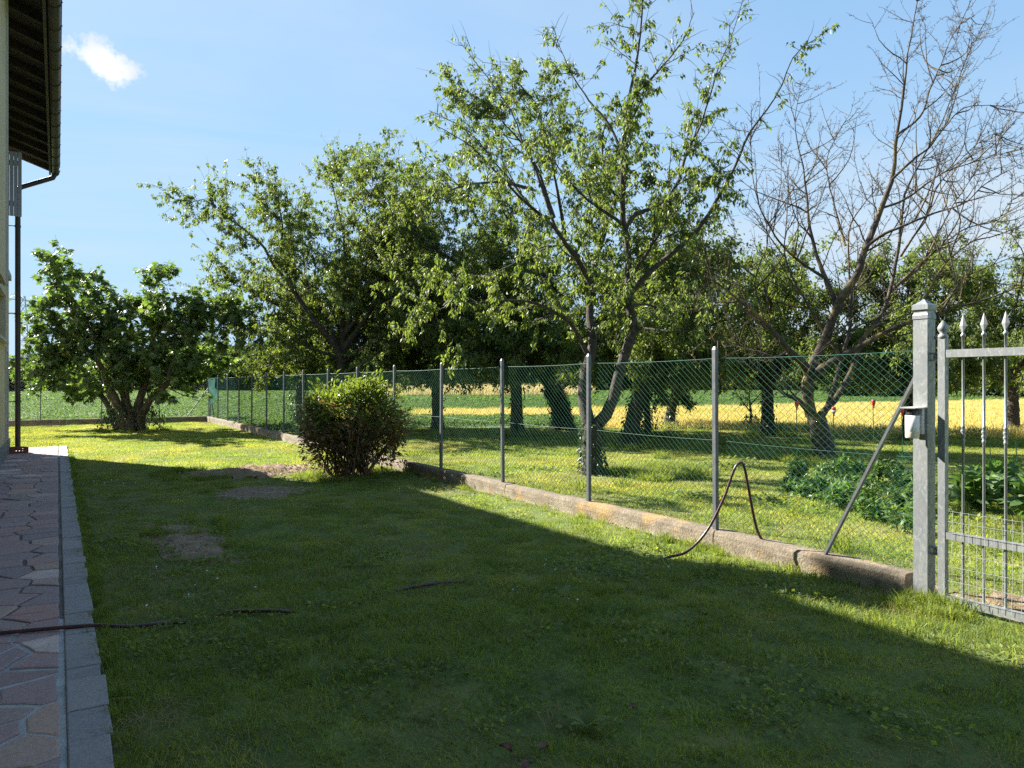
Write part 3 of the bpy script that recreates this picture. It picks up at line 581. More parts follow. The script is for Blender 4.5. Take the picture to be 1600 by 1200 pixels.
# roof: boards, rafters, tiles, gutter
b = Buf(); Y0, Y1 = -7, 20.8
for t0, t1, xo in ((.0, .045, 0.),):
    b.add([(0, Y0, EAVE+.13), (0, Y1, EAVE+.13), (XR, Y1, zr+.13), (XR, Y0, zr+.13), (0, Y0, EAVE+.18), (0, Y1, EAVE+.18), (XR, Y1, zr+.18), (XR, Y0, zr+.18)],
          [(0, 1, 2, 3), (4, 7, 6, 5), (0, 4, 5, 1), (1, 5, 6, 2), (3, 2, 6, 7), (0, 3, 7, 4)])
    xe = XE-.95
    b.add([(XR, Y0, zr+.13), (XR, Y1, zr+.13), (xe, Y1, EAVE+.13), (xe, Y0, EAVE+.13), (XR, Y0, zr+.18), (XR, Y1, zr+.18), (xe, Y1, EAVE+.18), (xe, Y0, EAVE+.18)],
          [(0, 1, 2, 3), (4, 7, 6, 5), (2, 6, 7, 3), (1, 5, 6, 2), (0, 3, 7, 4)])
roof = b.obj('roof', M['dark_wood'], house)
proto = None
for yy in np.arange(20.7, 1.5, -.76):
    if proto is None:
        b = Buf(); h = .13; w_ = .05; x0, x1 = -.12, -1.3
        b.add([(x0, -w_, zroof(x0)), (x0, w_, zroof(x0)), (x1, w_, zroof(x1)), (x1, -w_, zroof(x1)), (x0, -w_, zroof(x0)+h-.004), (x0, w_, zroof(x0)+h-.004), (x1, w_, zroof(x1)+h-.004), (x1, -w_, zroof(x1)+h-.004)],
              [(0, 1, 2, 3), (4, 7, 6, 5), (0, 4, 5, 1), (1, 5, 6, 2), (2, 6, 7, 3), (3, 7, 4, 0)])
        proto = b.obj('rafter', M['dark_wood'], roof)
    else:
        o = proto.copy(); COL.objects.link(o)
        proto_ = o
    (proto if yy == 20.7 else o).location.y = yy
# pan tiles along the verge and the eave edge
tm = None
for yy in np.arange(1.6, 20.75, .22):
    if tm is None:
        b = Buf(); a = np.linspace(0, math.pi, 7); P0 = []
        for x, z in ((.055, EAVE+.19), (-.42, EAVE+.19+.42*PITCH)):
            P0 += [(x, math.cos(t_)*.095, z+math.sin(t_)*.07) for t_ in a]+[(x, math.cos(t_)*.08, z+math.sin(t_)*.055) for t_ in a[::-1]]
        n = 14; b.add(P0, [(i, (i+1) % n, n+(i+1) % n, n+i) for i in range(n)]); b.add(P0[:14], [tuple(range(14))]); tm = b.obj('tile', M['tile'], roof); tm.location.y = yy
    else:
        o = tm.copy(); COL.objects.link(o); o.location.y = yy
b = Buf()
for r0 in range(1, 14):                                     # the rest of the tiling as raised rows
    x0 = -.42*r0+.02; z = EAVE+.182+.42*r0*PITCH
    for yy in np.arange(-6.9, 20.6, .44):
        b.add([(x0, yy, z), (x0-.41, yy, z+.41*PITCH), (x0-.41, yy+.11, z+.41*PITCH+.07), (x0, yy+.11, z+.08), (x0-.41, yy+.22, z+.41*PITCH), (x0, yy+.22, z)], [(0, 1, 2, 3), (3, 2, 4, 5)])
b.obj('tiling', M['tile'], roof, kind='stuff')
b = Buf(); a = np.linspace(math.pi, 2*math.pi, 9); P0 = []
for yy in (Y0, Y1):
    P0 += [(-.045+math.cos(t_)*.085, yy, EAVE+.05+math.sin(t_)*.085) for t_ in a]+[(-.045+math.cos(t_)*.078, yy, EAVE+.05+math.sin(t_)*.078) for t_ in a[::-1]]
n = 18; b.add(P0, [(i, (i+1) % n, n+(i+1) % n, n+i) for i in range(n)]); b.add(P0[:9], [tuple(range(9))]); b.add(P0[18:27], [tuple(range(9))])
b.box((-.17, Y0, EAVE-.02), (-.132, Y1, EAVE+.125))
gut = b.obj('gutter', M['gutter'], roof)
bm_ = None
for yy in np.arange(20.6, 2, -.76):
    if bm_ is None:
        b = Buf(); b.tube([(-.135, 0, EAVE+.05)]+[(-.045+math.cos(t_)*.09, 0, EAVE+.05+math.sin(t_)*.09) for t_ in np.linspace(math.pi, 2*math.pi, 7)]+[(.058, 0, EAVE+.066)], .009, 4); bm_ = b.obj('gutter_bracket', M['gutter'], gut)
        bm_.location.y = yy
    else:
        o = bm_.copy(); COL.objects.link(o); o.location.y = yy
b = Buf(); b.tube([(-.05, 20.6, EAVE-.03), (-.09, 20.57, EAVE-.13), (-.7, 20.28, EAVE-.5), (-.77, 20.22, EAVE-.58), (-.77, 20.22, EAVE-.75), (-.77, 20.22, .1)], .056, 10); dp = b.obj('downpipe', M['gutter'], house, True)
for z in (1.2, 3.2, 5.2): b = Buf(); b.lathe([(.058, -.02), (.064, -.02), (.064, .02), (.058, .02)], (-.77, 20.22, z), 10); b.tube([(-.83, 20.22, z), (WX, 20.22, z)], .01, 4); b.obj('pipe_clip', M['gutter'], dp)
b = Buf(); b.rings([(-1.2, -.7, 14.6, 15.15, 6.8), (-1.2, -.7, 14.6, 15.15, 9.1), (-1.26, -.64, 14.54, 15.21, 9.1), (-1.26, -.64, 14.54, 15.21, 9.25)]); b.obj('chimney', M['brick'], roof)
# hollow brick at the foot of the downpipe
br = thing('hollow_brick', 'reddish perforated brick lying at the foot of the downpipe', 'brick', (-.74, 20.05, .04))
b = Buf(); z0, z1 = .045, .18
x0, x1, y0, y1 = -.93, -.56, 19.98, 20.12
cols = [x0, -.805, -.78, -.745, -.72, -.685, -.66, x1]; rows_ = [z0, .075, .1, .125, .15, z1]
for i in range(7):
    for j in range(5):
        if i in (1, 3, 5) and j in (1, 3): continue
        b.add([(cols[i], y0, rows_[j]), (cols[i+1], y0, rows_[j]), (cols[i+1], y0, rows_[j+1]), (cols[i], y0, rows_[j+1])], [(0, 1, 2, 3)])
        b.add([(cols[i], y1, rows_[j]), (cols[i+1], y1, rows_[j]), (cols[i+1], y1, rows_[j+1]), (cols[i], y1, rows_[j+1])], [(3, 2, 1, 0)])
for i in (1, 3, 5):
    for j in (1, 3):
        a_, c_ = cols[i], cols[i+1]; d_, e_ = rows_[j], rows_[j+1]
        b.add([(a_, y0, d_), (c_, y0, d_), (c_, y0, e_), (a_, y0, e_), (a_, y1, d_), (c_, y1, d_), (c_, y1, e_), (a_, y1, e_)], [(0, 4, 5, 1), (1, 5, 6, 2), (2, 6, 7, 3), (3, 7, 4, 0)])
b.add([(x0, y0, z0), (x1, y0, z0), (x1, y1, z0), (x0, y1, z0), (x0, y0, z1), (x1, y0, z1), (x1, y1, z1), (x0, y1, z1)], [(0, 3, 2, 1), (4, 5, 6, 7), (1, 2, 6, 5), (3, 0, 4, 7)])
b.obj('body', M['brick'], br)

# ------------------------------------------------------------------ kerbs, chain link fences
KH = .18
def rough_block(name, x0, x1, y0, y1, z1, parent, rng, axis):
    n = 8; V = []; b = Buf(); prof = [(0, -.08), (0, .03), (-.004, z1*.55), (.004, z1-.03), (.02, z1), (1, z1), (1, -.08)]
    L = (y1-y0) if axis == 'y' else (x1-x0); W_ = (x1-x0) if axis == 'y' else (y1-y0)
    for i in range(n+1):
        t = i/n
        for (u_, z) in prof:
            uo = (W_ if u_ == 1 else u_)+(rng.uniform(-.0035, .0035)); zz = z+(rng.uniform(-.003, .003) if z > 0 else 0); ll = L*t+(rng.uniform(-.003, .0) if i in (0, n) else 0)*(1 if i else -1)
            V.append((x0+uo, y0+ll, zz) if axis == 'y' else (x0+ll, y0+uo, zz))
    k = len(prof); F = [(i*k+j, i*k+(j+1) % k, (i+1)*k+(j+1) % k, (i+1)*k+j) for i in range(n) for j in range(k)]
    b.add(V, F); b.add(V[:k], [tuple(range(k))]); b.add(V[-k:], [tuple(range(k))[::-1]])
    return b.obj(name, M['concrete'], parent)
rng = random.Random(9)
kerb = thing('kerb_wall', 'long low weathered concrete kerb under the side fence', 'low wall', (5.46, 18, 0))
edges = [3.13, 5.02, 7.6, 8.9, 11.0, 12.4, 14.6, 17.1, 19.3, 21.0, 22.2, 24.9, 27.3, 29.2, 31.4, YB]
for a, c in zip(edges[:-1], edges[1:]): rough_block('kerb_block', XF, XF+.17, a+.004, c-.004, KH+rng.uniform(-.006, .008)+max(0, (a-10)/23)*.05, kerb, rng, 'y')
kerb2 = thing('kerb_wall', 'low shaded concrete kerb under the back fence behind the fig tree', 'low wall', (0, YB+.08, 0))
e2 = [-12., -9.5, -7., -4.6, -2.2, .3, 2.4, XF+.17]
for a, c in zip(e2[:-1], e2[1:]): rough_block('kerb_block', a+.003, c-.003, YB+.004, YB+.17, KH+.05, kerb2, rng, 'x')
HW = 1.85
def chain(b, p0, p1, z0, z1, step=.074, r=.0016, seed=0):
    """diagonal wires of a chain link fabric between two ground points"""
    p0 = np.array(p0); p1 = np.array(p1); L = np.linalg.norm(p1-p0); dr = (p1-p0)/L; nrm = np.array([-dr[1], dr[0]]); H = z1-z0; k = H/.82
    S, E = [], []
    for s in np.arange(-k, L+k, step):
        for sg in (1, -1):
            a0, a1 = (s, s+k) if sg > 0 else (s+k, s); za, zb = z0, z1
            da = a1-a0
            t0, t1 = 0., 1.
            for lim, up in ((0., False), (L, True)):
                ta = (lim-a0)/da
                if (da > 0) != up: t0 = max(t0, ta)
                else: t1 = min(t1, ta)
            if t1-t0 < .01: continue
            for (tt, lst) in ((t0, S), (t1, E)):
                q = p0+dr*(a0+da*tt)+nrm*.0018*sg; lst.append((q[0], q[1], za+(zb-za)*tt))
    S, E = np.array(S), np.array(E); mid = (S+E)/2; mid[:, :2] += nrm*np.random.RandomState(seed).normal(0, .004, (len(mid), 1))
    V, F = tube_arrays(np.stack([S, mid, E], 1), np.full((len(S), 3), r), 3); b.add(V.reshape(-1, 3), F)
def post_mesh(tall):
    b = Buf(); w_ = .021; b.rings([(-w_, w_, -w_, w_, .12), (-w_, w_, -w_, w_, tall-.03), (-w_*.35, w_*.6, -w_*.35, w_*.6, tall)]); return b
fence = thing('chain_link_fence', 'green chain link fence on grey posts along the orchard side', 'fence', (5.46, 18, 0))
pm = post_mesh(1.965).mesh('post', M['dark_post'])
for i in range(15):
    o = link(bpy.data.objects.new('post', pm), fence); o.matrix_parent_inverse = Matrix.Translation((-5.46, -18, 0)); o.location = (5.46, 5.06+2.015*i, 0); o.rotation_euler = (rng.uniform(-.008, .008), rng.uniform(-.008, .008), rng.uniform(-.05, .05))
b = Buf(); chain(b, (5.488, 3.07), (5.488, YB-.02), .2, HW-.005, seed=1); b.obj('wire_mesh', M['green_wire'], fence)
b = Buf()
for z, sag in ((HW, .012), (1.05, .012)):
    P_ = []
    for i in range(-1, 14):
        ya = 5.06+2.015*i if i >= 0 else 3.07; yb_ = 5.06+2.015*(i+1)
        for t in (0, .25, .5, .75): P_.append((5.486, ya+(yb_-ya)*t, z-sag*4*t*(1-t)))
    P_.append((5.486, YB, z)); b.tube(P_, .0026 if z > 1.5 else .0016, 4)
b.obj('tension_wire', M['green_wire'], fence)
def angle_bar(p, q, name, parent, w_=.036):
    p, q = Vector(p), Vector(q); d = (q-p).normalized(); s1 = d.cross(Vector((1, 0, 0))).normalized(); s2 = Vector((-1, 0, 0)); t_ = .005; b = Buf()
    prof = [(0, 0), (w_, 0), (w_, t_), (t_, t_), (t_, w_), (0, w_)]
    V = [tuple(e_+s1*a+s2*c) for e_ in (p, q) for a, c in prof]; b.add(V, [(i, (i+1) % 6, 6+(i+1) % 6, 6+i) for i in range(6)]); b.add(V[:6], [tuple(range(6))]); b.add(V[6:], [tuple(range(6))[::-1]])
    return b.obj(name, M['dark_post'], parent)
angle_bar((5.47, 3.85, KH-.02), (5.47, 3.06, 1.69), 'brace', fence)
angle_bar((5.46, 31.9, KH), (5.46, 33.2, 1.6), 'brace', fence)
f2 = thing('chain_link_fence', 'thin wire fence at the back of the lawn before the bean field', 'fence', (0, YB+.09, 0))
for x in (5.53, 3.56, 1.49, -.55, -2.6, -4.65, -6.7, -8.75, -10.8):
    o = link(bpy.data.objects.new('post', pm), f2); o.matrix_parent_inverse = Matrix.Translation((0, -YB-.09, 0)); o.location = (x, YB+.09, 0); o.scale = (.8, .8, .93)
b = Buf(); chain(b, (-11, YB+.12), (5.5, YB+.12), .22, HW-.12, .11, .0013, 2); b.obj('wire_mesh', M['back_wire'], f2)
b = Buf()
for z in (HW-.11, 1.0, .3): b.tube([(-11, YB+.118, z), (-3, YB+.118, z-.01), (5.5, YB+.118, z)], .002, 4)
b.obj('tension_wire', M['back_wire'], f2)
b = Buf(); b.tube([(4.62, YB+.08, KH+.05), (5.5, YB+.08, 1.5)], .02, 6); b.obj('brace', M['dark_post'], f2)
# shade net tied at the far corner
X, Z = np.meshgrid(np.linspace(0, 1, 10), np.linspace(0, 1, 14), indexing='ij')
yy = 33.1-X*1.75*(1-.25*(Z < .5)); V = np.stack([5.43+(vnoise(X*3, Z*3, 1.5, 8)-.5)*.09, yy, 1.8-Z*1.1*(1-.25*X)+.03*np.sin(X*9)], -1).reshape(-1, 3)
I = np.arange(140).reshape(10, 14); F = np.stack([I[:-1, :-1], I[1:, :-1], I[1:, 1:], I[:-1, 1:]], -1).reshape(-1, 4)
tag(link(bpy.data.objects.new('shade_net', fast_mesh('shade_net', V, [F], M['net'], True))), 'dark green shade net tied to the far corner of the fence', 'net')

# ------------------------------------------------------------------ gate post, gate, lamp
gp = thing('gate_post', 'square galvanised steel gate post with pyramid cap', 'post', (5.433, 3.018, 0))
x0, x1, y0, y1 = 5.38, 5.485, 2.965, 3.07
b = Buf(); b.rings([(x0, x1, y0, y1, -.1), (x0, x1, y0, y1, 2.075)]); b.obj('shaft', M['galv'], gp)
def rr(d, z): return (x0-d, x1+d, y0-d, y1+d, z)
b = Buf(); b.rings([rr(.004, 2.077), rr(.004, 2.105), rr(-.003, 2.12), rr(-.003, 2.133), rr(.007, 2.145), rr(.007, 2.18), rr(-.012, 2.192), (x0+.05, x1-.05, y0+.05, y1-.05, 2.225)]); b.obj('cap', M['galv'], gp)
lamp = thing('post_sensor', 'white cylindrical sensor with dark band and flat lid on the gate post', 'sensor', (5.30, 3.03, 1.2))
cx, cy = 5.30, 3.03
b = Buf(); b.lathe([(.0, 1.205), (.043, 1.205), (.047, 1.215), (.047, 1.255)], (cx, cy, 0), 20); b.obj('foot', M['plastic_yellowed'], lamp, True)
b = Buf(); b.lathe([(.047, 1.255), (.0475, 1.256), (.0475, 1.372), (.0, 1.372)], (cx, cy, 0), 20); b.obj('body', M['plastic_white'], lamp, True)
b = Buf(); b.lathe([(.043, 1.373), (.043, 1.421), (0, 1.421)], (cx, cy, 0), 20); b.obj('lens_band', M['plastic_dark'], lamp, True)
b = Buf(); b.rings([(cx-.062, 5.39, cy-.055, cy+.055, 1.422), (cx-.066, 5.39, cy-.058, cy+.058, 1.432)]); b.obj('lid', M['plastic_white'], lamp)
b = Buf(); b.rings([(5.35, 5.379, cy-.045, cy+.045, 1.235), (5.35, 5.379, cy-.045, cy+.045, 1.42)]); b.obj('bracket', M['plastic_white'], lamp)

gate = thing('gate', 'galvanised steel garden gate with spear topped bars', 'gate', (5.43, 2.9, 0))
gx0, gx1 = 5.405, 5.455; gm = 5.43
def bar(n, a, c, par=gate):
    b = Buf(); d = .004; (ax, ay, az), (bx_, by, bz) = a, c
    b.box(a, c); return b.obj(n, M['galv'], par)
st = bar('stile', (gx0, 2.855, .03), (gx1, 2.905, 1.93))
b = Buf(); b.lathe([(.03, 1.93), (.036, 1.94), (.03, 1.955), (.02, 1.965), (.034, 1.985), (.038, 2.005), (.026, 2.03), (.008, 2.055), (0, 2.06)], (gm, 2.88, 0), 12); b.obj('finial', M['galv'], st, True)
b = Buf(); b.lathe([(.01, 1.92), (.018, 1.93), (.018, 1.945), (.01, 1.955), (0, 1.956)], (gm, 2.925, 0), 8); b.obj('knob', M['galv'], st, True)
bar('stile', (gx0, -.30, .03), (gx1, -.25, 1.93))
bar('rail', (gx0+.003, -.248, 1.79), (gx1-.003, 2.853, 1.845)); bar('rail', (gx0+.003, -.248, .49), (gx1-.003, 2.853, .54)); bar('rail', (gx0+.003, -.248, .032), (gx1-.003, 2.853, .085))
hb = None
prof = [(.009, .087), (.009, 1.19), (.013, 1.195), (.013, 1.21), (.009, 1.215), (.0165, 1.235), (.0165, 1.24), (.010, 1.252), (.0165, 1.265), (.0165, 1.272), (.009, 1.288), (.013, 1.292), (.013, 1.305), (.009, 1.31), (.009, 1.93), (.016, 1.935), (.018, 1.945), (.010, 1.955), (.008, 1.965)]
for i in range(22):
    yy = 2.742-.137*i
    if hb is None:
        b = Buf(); b.lathe(prof, (gm, 0, 0), 10); hb = b.obj('bar', M['galv'], gate, True)
        b = Buf(); b.add([(gm+.006, 0, 1.962), (gm-.006, 0, 1.962), (gm, .0, 2.095), (gm, .026, 2.01), (gm, -.026, 2.01), (gm+.008, 0, 2.01), (gm-.008, 0, 2.01), (gm, .009, 1.962), (gm, -.009, 1.962)],
                         [(0, 7, 3, 5), (7, 1, 6, 3), (1, 8, 4, 6), (8, 0, 5, 4)], [(5, 3, 2), (3, 6, 2), (6, 4, 2), (4, 5, 2)]); sp_ = b.obj('spear', M['galv'], hb)
        hb.location.y = yy
    else:
        o = hb.copy(); COL.objects.link(o); o.location.y = yy; q = sp_.copy(); COL.objects.link(q); q.parent = o
b = Buf()
for z in (.36, 1.77):
    for dz in (0, .05): b.box((gm-.02, 2.907, z+dz), (gm+.02, 2.963, z+dz+.008))
    b.lathe([(.0, z+.01), (.013, z+.01), (.013, z+.048), (0, z+.048)], (gm, 2.935, 0), 8)
b.obj('hinge', M['galv'], gate)
b = Buf(); rs = np.random.RandomState(4)
for i in range(52):
    yy = 2.80-.055*i; b.tube([(gx0-.006, yy+rs.normal(0, .003), .06), (gx0-.008, yy+rs.normal(0, .004), .4), (gx0-.006, yy+rs.normal(0, .004), .7+rs.normal(0, .004))], .0014, 3)
for z in (.1, .2, .3, .4, .55, .62, .695): b.tube([(gx0-.008, 2.83, z), (gx0-.009, 1.5, z+rs.normal(0, .01)), (gx0-.008, 0, z)], .0014, 3)
b.obj('wire_netting', M['steel_wire'], gate)
# ------------------------------------------------------------------ trees
T_CH = (np.array([(0, 0, 0), (0, .5, -.05), (0, 1, -.16), (-.21, .42, .03), (.21, .42, .03)]), [[(0, 1, 3), (3, 1, 2), (0, 4, 1), (4, 2, 1)]])
T_FAR = (np.array([(0, 0, 0), (.25, .45, .05), (0, 1, -.12), (-.25, .45, .05)]), [[(0, 1, 2), (0, 2, 3)]])
T_FIG = (np.array([(0, 0, 0), (-.3, .12, .03), (-.46, .4, -.02), (-.2, .42, .03), (-.34, .78, -.06), (-.1, .6, .02), (0, 1, -.12), (.1, .6, .02), (.34, .78, -.06), (.2, .42, .03), (.46, .4, -.02), (.3, .12, .03), (0, .45, -.05)]),
         [[(0, 12, 1), (1, 12, 3), (1, 3, 2), (3, 12, 5), (3, 5, 4), (5, 12, 6), (12, 7, 6), (7, 12, 9), (7, 9, 8), (9, 12, 11), (9, 11, 10), (12, 0, 11)]])
def leaves(b, P, D, size, tpl, rs, roll=1.2):
    """leaf template along D at P, leaf top turned up with random roll"""
    n = len(P)
    if n == 0: return
    D = norm(D); up = np.array([0, 0, 1.])+rs.normal(0, roll*.45, (n, 3)); X = norm(np.cross(D, up)); N = np.cross(X, D)
    T, Fs = tpl; s = np.asarray(size).reshape(-1, 1, 1)
    V = P[:, None]+s*(T[None, :, :1]*X[:, None]+T[None, :, 1:2]*D[:, None]+T[None, :, 2:]*N[:, None]); m = len(T)
    b.add(V.reshape(-1, 3), *[(np.asarray(F)[None]+(np.arange(n)*m)[:, None, None]).reshape(-1, len(F[0])) for F in Fs])
def resample(P, n):
    P = np.asarray(P, float); Q = [P[0]*2-P[1], *P, P[-1]*2-P[-2]]; Q = np.array(Q); out = []
    for i in range(1, len(Q)-2):
        t = np.linspace(0, 1, 9)[:-1, None]; a, b_, c, d = Q[i-1], Q[i], Q[i+1], Q[i+2]
        out.append(.5*((2*b_)+(-a+c)*t+(2*a-5*b_+4*c-d)*t*t+(-a+3*b_-3*c+d)*t**3))
    C = np.concatenate(out+[P[-1:]]); s = np.concatenate([[0], np.cumsum(np.linalg.norm(np.diff(C, axis=0), axis=1))]); u = np.linspace(0, s[-1], n)
    return np.stack([np.interp(u, s, C[:, k]) for k in range(3)], -1), s[-1]
def grow(P, D, L, n, wander, up, rs):
    B = len(P); out = [P]; d = norm(D); st = (L/n)[:, None]
    for i in range(n):
        d = norm(d+rs.normal(0, wander, (B, 3))+np.array([0, 0, up])); out.append(out[-1]+d*st)
    return np.stack(out, 1)
def spawn(PL, t, ang, rs, flat=0.):
    """start points and directions of side shoots on polylines (B,n,3) at fraction t (B,)"""
    B, n, _ = PL.shape; f = np.clip(t, 0, .999)*(n-1); i = f.astype(int); w_ = (f-i)[:, None]; r = np.arange(B)
    A, C = PL[r, i], PL[r, i+1]; T = norm(C-A); q = rs.normal(0, 1, (B, 3)); q[:, 2] *= (1-flat); q = norm(q-(q*T).sum(1, keepdims=True)*T)
    a = np.asarray(ang).reshape(-1, 1); return A*(1-w_)+C*w_, T*np.cos(a)+q*np.sin(a)
def build_tree(root, limbs, seed, l2=1.1, s2=.3, l3=.5, n3=5, up2=.12, up3=.03, wander=.16, spur=7, per=4, size=.1, tpl=T_CH, bark='bark', leaf='cherry_leaf', droop=.9, tip=True, t0=.22, dens=None, spurs=False, flat=.2, minz=None, r2=.016, leafjit=.04, roll=1.2, xcut=None):
    rs = np.random.RandomState(seed); tb, bb, lb = Buf(), Buf(), Buf(); PLs, Ls, dn = [], [], []
    for li, (pts, ra, rb, *ex) in enumerate(limbs):
        d_ = ex[0] if ex else 1.
        PL, L = resample(pts, 26); k = np.linspace(0, 1, 26); wob = np.cumsum(rs.normal(0, .008, (26, 3)), 0)*min(1, L/3)*np.minimum(1, k*4)[:, None]
        PL = PL+wob; rad = rb+(ra-rb)*(1-k)**(.85 if d_ < 0 else 1.5); rad = rad*(1+rs.normal(0, .035, 26))
        if li == 0 and pts[0][2] < .3: rad = rad*(1+.55*np.exp(-k*9))
        tb.tube(PL, rad, 9 if ra > .08 else 6)
        PLs.append(PL); Ls.append(L); dn.append(0. if d_ < 0 else d_)
    PLs = np.array(PLs); Ls = np.array(Ls); dn = np.array(dn)
    cnt = np.maximum(0, (Ls*(1-t0)/s2*np.minimum(1, dn+.001)**.3).astype(int)); cnt[[i for i, l in enumerate(limbs) if len(l) > 3 and l[3] < 0]] = 0
    idx = np.repeat(np.arange(len(limbs)), cnt); t = t0+(1-t0)*rs.uniform(0, 1, len(idx))**.85
    P, D = spawn(PLs[idx], t, rs.uniform(.6, 1.25, len(idx)), rs, flat)
    L2 = l2*rs.uniform(.45, 1.25, len(idx))*(1.15-.6*t)*np.clip(.35+.65*np.abs(dn[idx]), .4, 1.15); d2 = dn[idx]
    B2 = grow(P, D, L2, 7, wander, up2, rs)
    if minz is not None: B2[:, :, 2] = np.maximum(B2[:, :, 2], minz+rs.uniform(0, .4, (len(B2), 1)))
    k = np.linspace(0, 1, 8)[None]; R2 = r2*(L2/l2)[:, None]*(1-.78*k); V, F = tube_arrays(B2, R2, 4); bb.add(V.reshape(-1, 3), F)
    # limb tips behave as shoots
    tips = PLs[:, [13, 15, 17, 19, 21, 23, 24, 25]]; B2a = np.concatenate([B2, tips]); d2a = np.concatenate([d2, dn]); L2a = np.concatenate([L2, Ls*.4])
    n3s = np.maximum(1, (n3*L2a/l2+rs.uniform(0, 1, len(L2a))).astype(int)); n3s[d2a <= 0] = 0; i3 = np.repeat(np.arange(len(B2a)), n3s); t3 = rs.uniform(.12, 1, len(i3))
    P, D = spawn(B2a[i3], t3, rs.uniform(.5, 1.2, len(i3)), rs, flat); L3 = l3*rs.uniform(.35, 1.3, len(i3)); d3 = d2a[i3]
    B3 = grow(P, D, L3, 4, wander, up3, rs); R3 = (r2*.36)*(1-.7*np.linspace(0, 1, 5))[None]*np.ones((len(B3), 1)); V, F = tube_arrays(B3, R3, 3); bb.add(V.reshape(-1, 3), F)
    if spurs:                                                 # short fruit spurs on bare wood
        for PLx, m_ in ((B3, 5), (B2a, 9)):
            i4 = np.repeat(np.arange(len(PLx)), m_); P, D = spawn(PLx[i4], rs.uniform(.1, 1, len(i4)), rs.uniform(.7, 1.3, len(i4)), rs); B4 = grow(P, D, rs.uniform(.02, .075, len(i4)), 2, .1, .05, rs)
            V, F = tube_arrays(B4, np.full((len(B4), 3), .0042), 3); bb.add(V.reshape(-1, 3), F)
    pts = []
    for PLx, m_, dd_ in ((B3, spur, d3), (B2a, int(spur*1.3), d2a)):
        mm = rs.poisson(m_*np.clip(dd_, 0, 3)); i4 = np.repeat(np.arange(len(PLx)), mm)
        if len(i4): pts.append(spawn(PLx[i4], rs.uniform(.1, 1.02, len(i4)), np.full(len(i4), 1.2), rs))
    if pts:
        P = np.concatenate([p[0] for p in pts]); D = np.concatenate([p[1] for p in pts])
        if dens is not None:
            kp = rs.uniform(0, 1, len(P)) < dens(P); P, D = P[kp], D[kp]
        P = np.repeat(P, per, 0); D = np.repeat(D, per, 0); n = len(P)
        P = P+rs.normal(0, leafjit, (n, 3)); D = norm(D*.7+rs.normal(0, .55, (n, 3)))+np.array([0, 0, -droop])
        if minz is not None: kp = P[:, 2] > minz; P, D = P[kp], D[kp]; n = len(P)
        leaves(lb, P, D, size*rs.uniform(.5, 1.3, n), tpl, rs, roll)
    tr = tb.obj('trunk', M[bark], root, True)
    if bb.v: bb.obj('branches', M[bark], root, True)
    if lb.v: lb.obj('crown', M[leaf], root, kind='stuff')
    return lb.o
def ivy(root, pts, rad, n, seed, size=.075, jit=.08):
    rs = np.random.RandomState(seed); PL, L = resample(pts, 20); t = rs.uniform(0, 1, n); i = np.clip((t*19).astype(int), 0, 18); a = rs.uniform(0, 6.28, n)
    o = np.stack([np.cos(a), np.sin(a), rs.normal(0, .2, n)], -1); r_ = np.interp(t, np.linspace(0, 1, len(rad)), rad)
    P = PL[i]+(PL[i+1]-PL[i])*(t*19-i)[:, None]+o*(r_+np.abs(rs.normal(0, jit, n)))[:, None]; b = Buf()
    leaves(b, P, o*.5+rs.normal(0, .4, (n, 3))+np.array([0, 0, -.7]), size*rs.uniform(.6, 1.3, n), T_FAR if size < .2 else T_FIG, rs); return b.obj('ivy', M['ivy_leaf'], root, kind='stuff')
def auto_limbs(x, y, r, h, th, tr, seed, nl=9, low=.0, lean=(0, 0)):
    rs = np.random.RandomState(seed); fk = np.array([x+lean[0], y+lean[1], th]); L = [([(x, y, -.03), (x+lean[0]*.3, y+lean[1]*.3, th*.45), tuple(fk)], tr, tr*.8, -1)]
    for i in range(nl):
        az = i*2.399+rs.uniform(-.4, .4)+seed; e = [.25, .55, .9, 1.25, .4, .75, 1.1, .15, .6, 1.0, .35, .8][i % 12]+rs.uniform(-.1, .1); cz = th+(h-th)*.32
        rr_ = r*rs.uniform(.8, 1.05); end = np.array([x+lean[0]*1.5+rr_*math.cos(e)*math.cos(az), y+lean[1]*1.5+rr_*math.cos(e)*math.sin(az), cz+(h-cz)*math.sin(e)*rs.uniform(.85, 1.02)-(low if e < .45 else 0)])
        m1 = fk+(end-fk)*np.array([.3, .3, .42]); m2 = fk+(end-fk)*np.array([.66, .66, .8])+rs.normal(0, .15, 3)
        L.append(([tuple(fk-np.array([0, 0, .15*(i % 3)])), tuple(m1), tuple(m2), tuple(end)], tr*rs.uniform(.4, .6), .012))
    for i in range(6):                                       # a skirt of low drooping limbs
        az = i*1.05+seed*.7+rs.uniform(-.3, .3); q = r*rs.uniform(.65, 1.0); ze = th+rs.uniform(-.1, .7); d = np.array([math.cos(az), math.sin(az)])
        L.append(([tuple(fk-np.array([0, 0, .1])), (fk[0]+d[0]*q*.4, fk[1]+d[1]*q*.4, th+.75), (fk[0]+d[0]*q*.75, fk[1]+d[1]*q*.75, th+.8), (fk[0]+d[0]*q, fk[1]+d[1]*q, ze)], tr*.33, .01))
    return L
ORCH = 'cherry trees of the orchard'
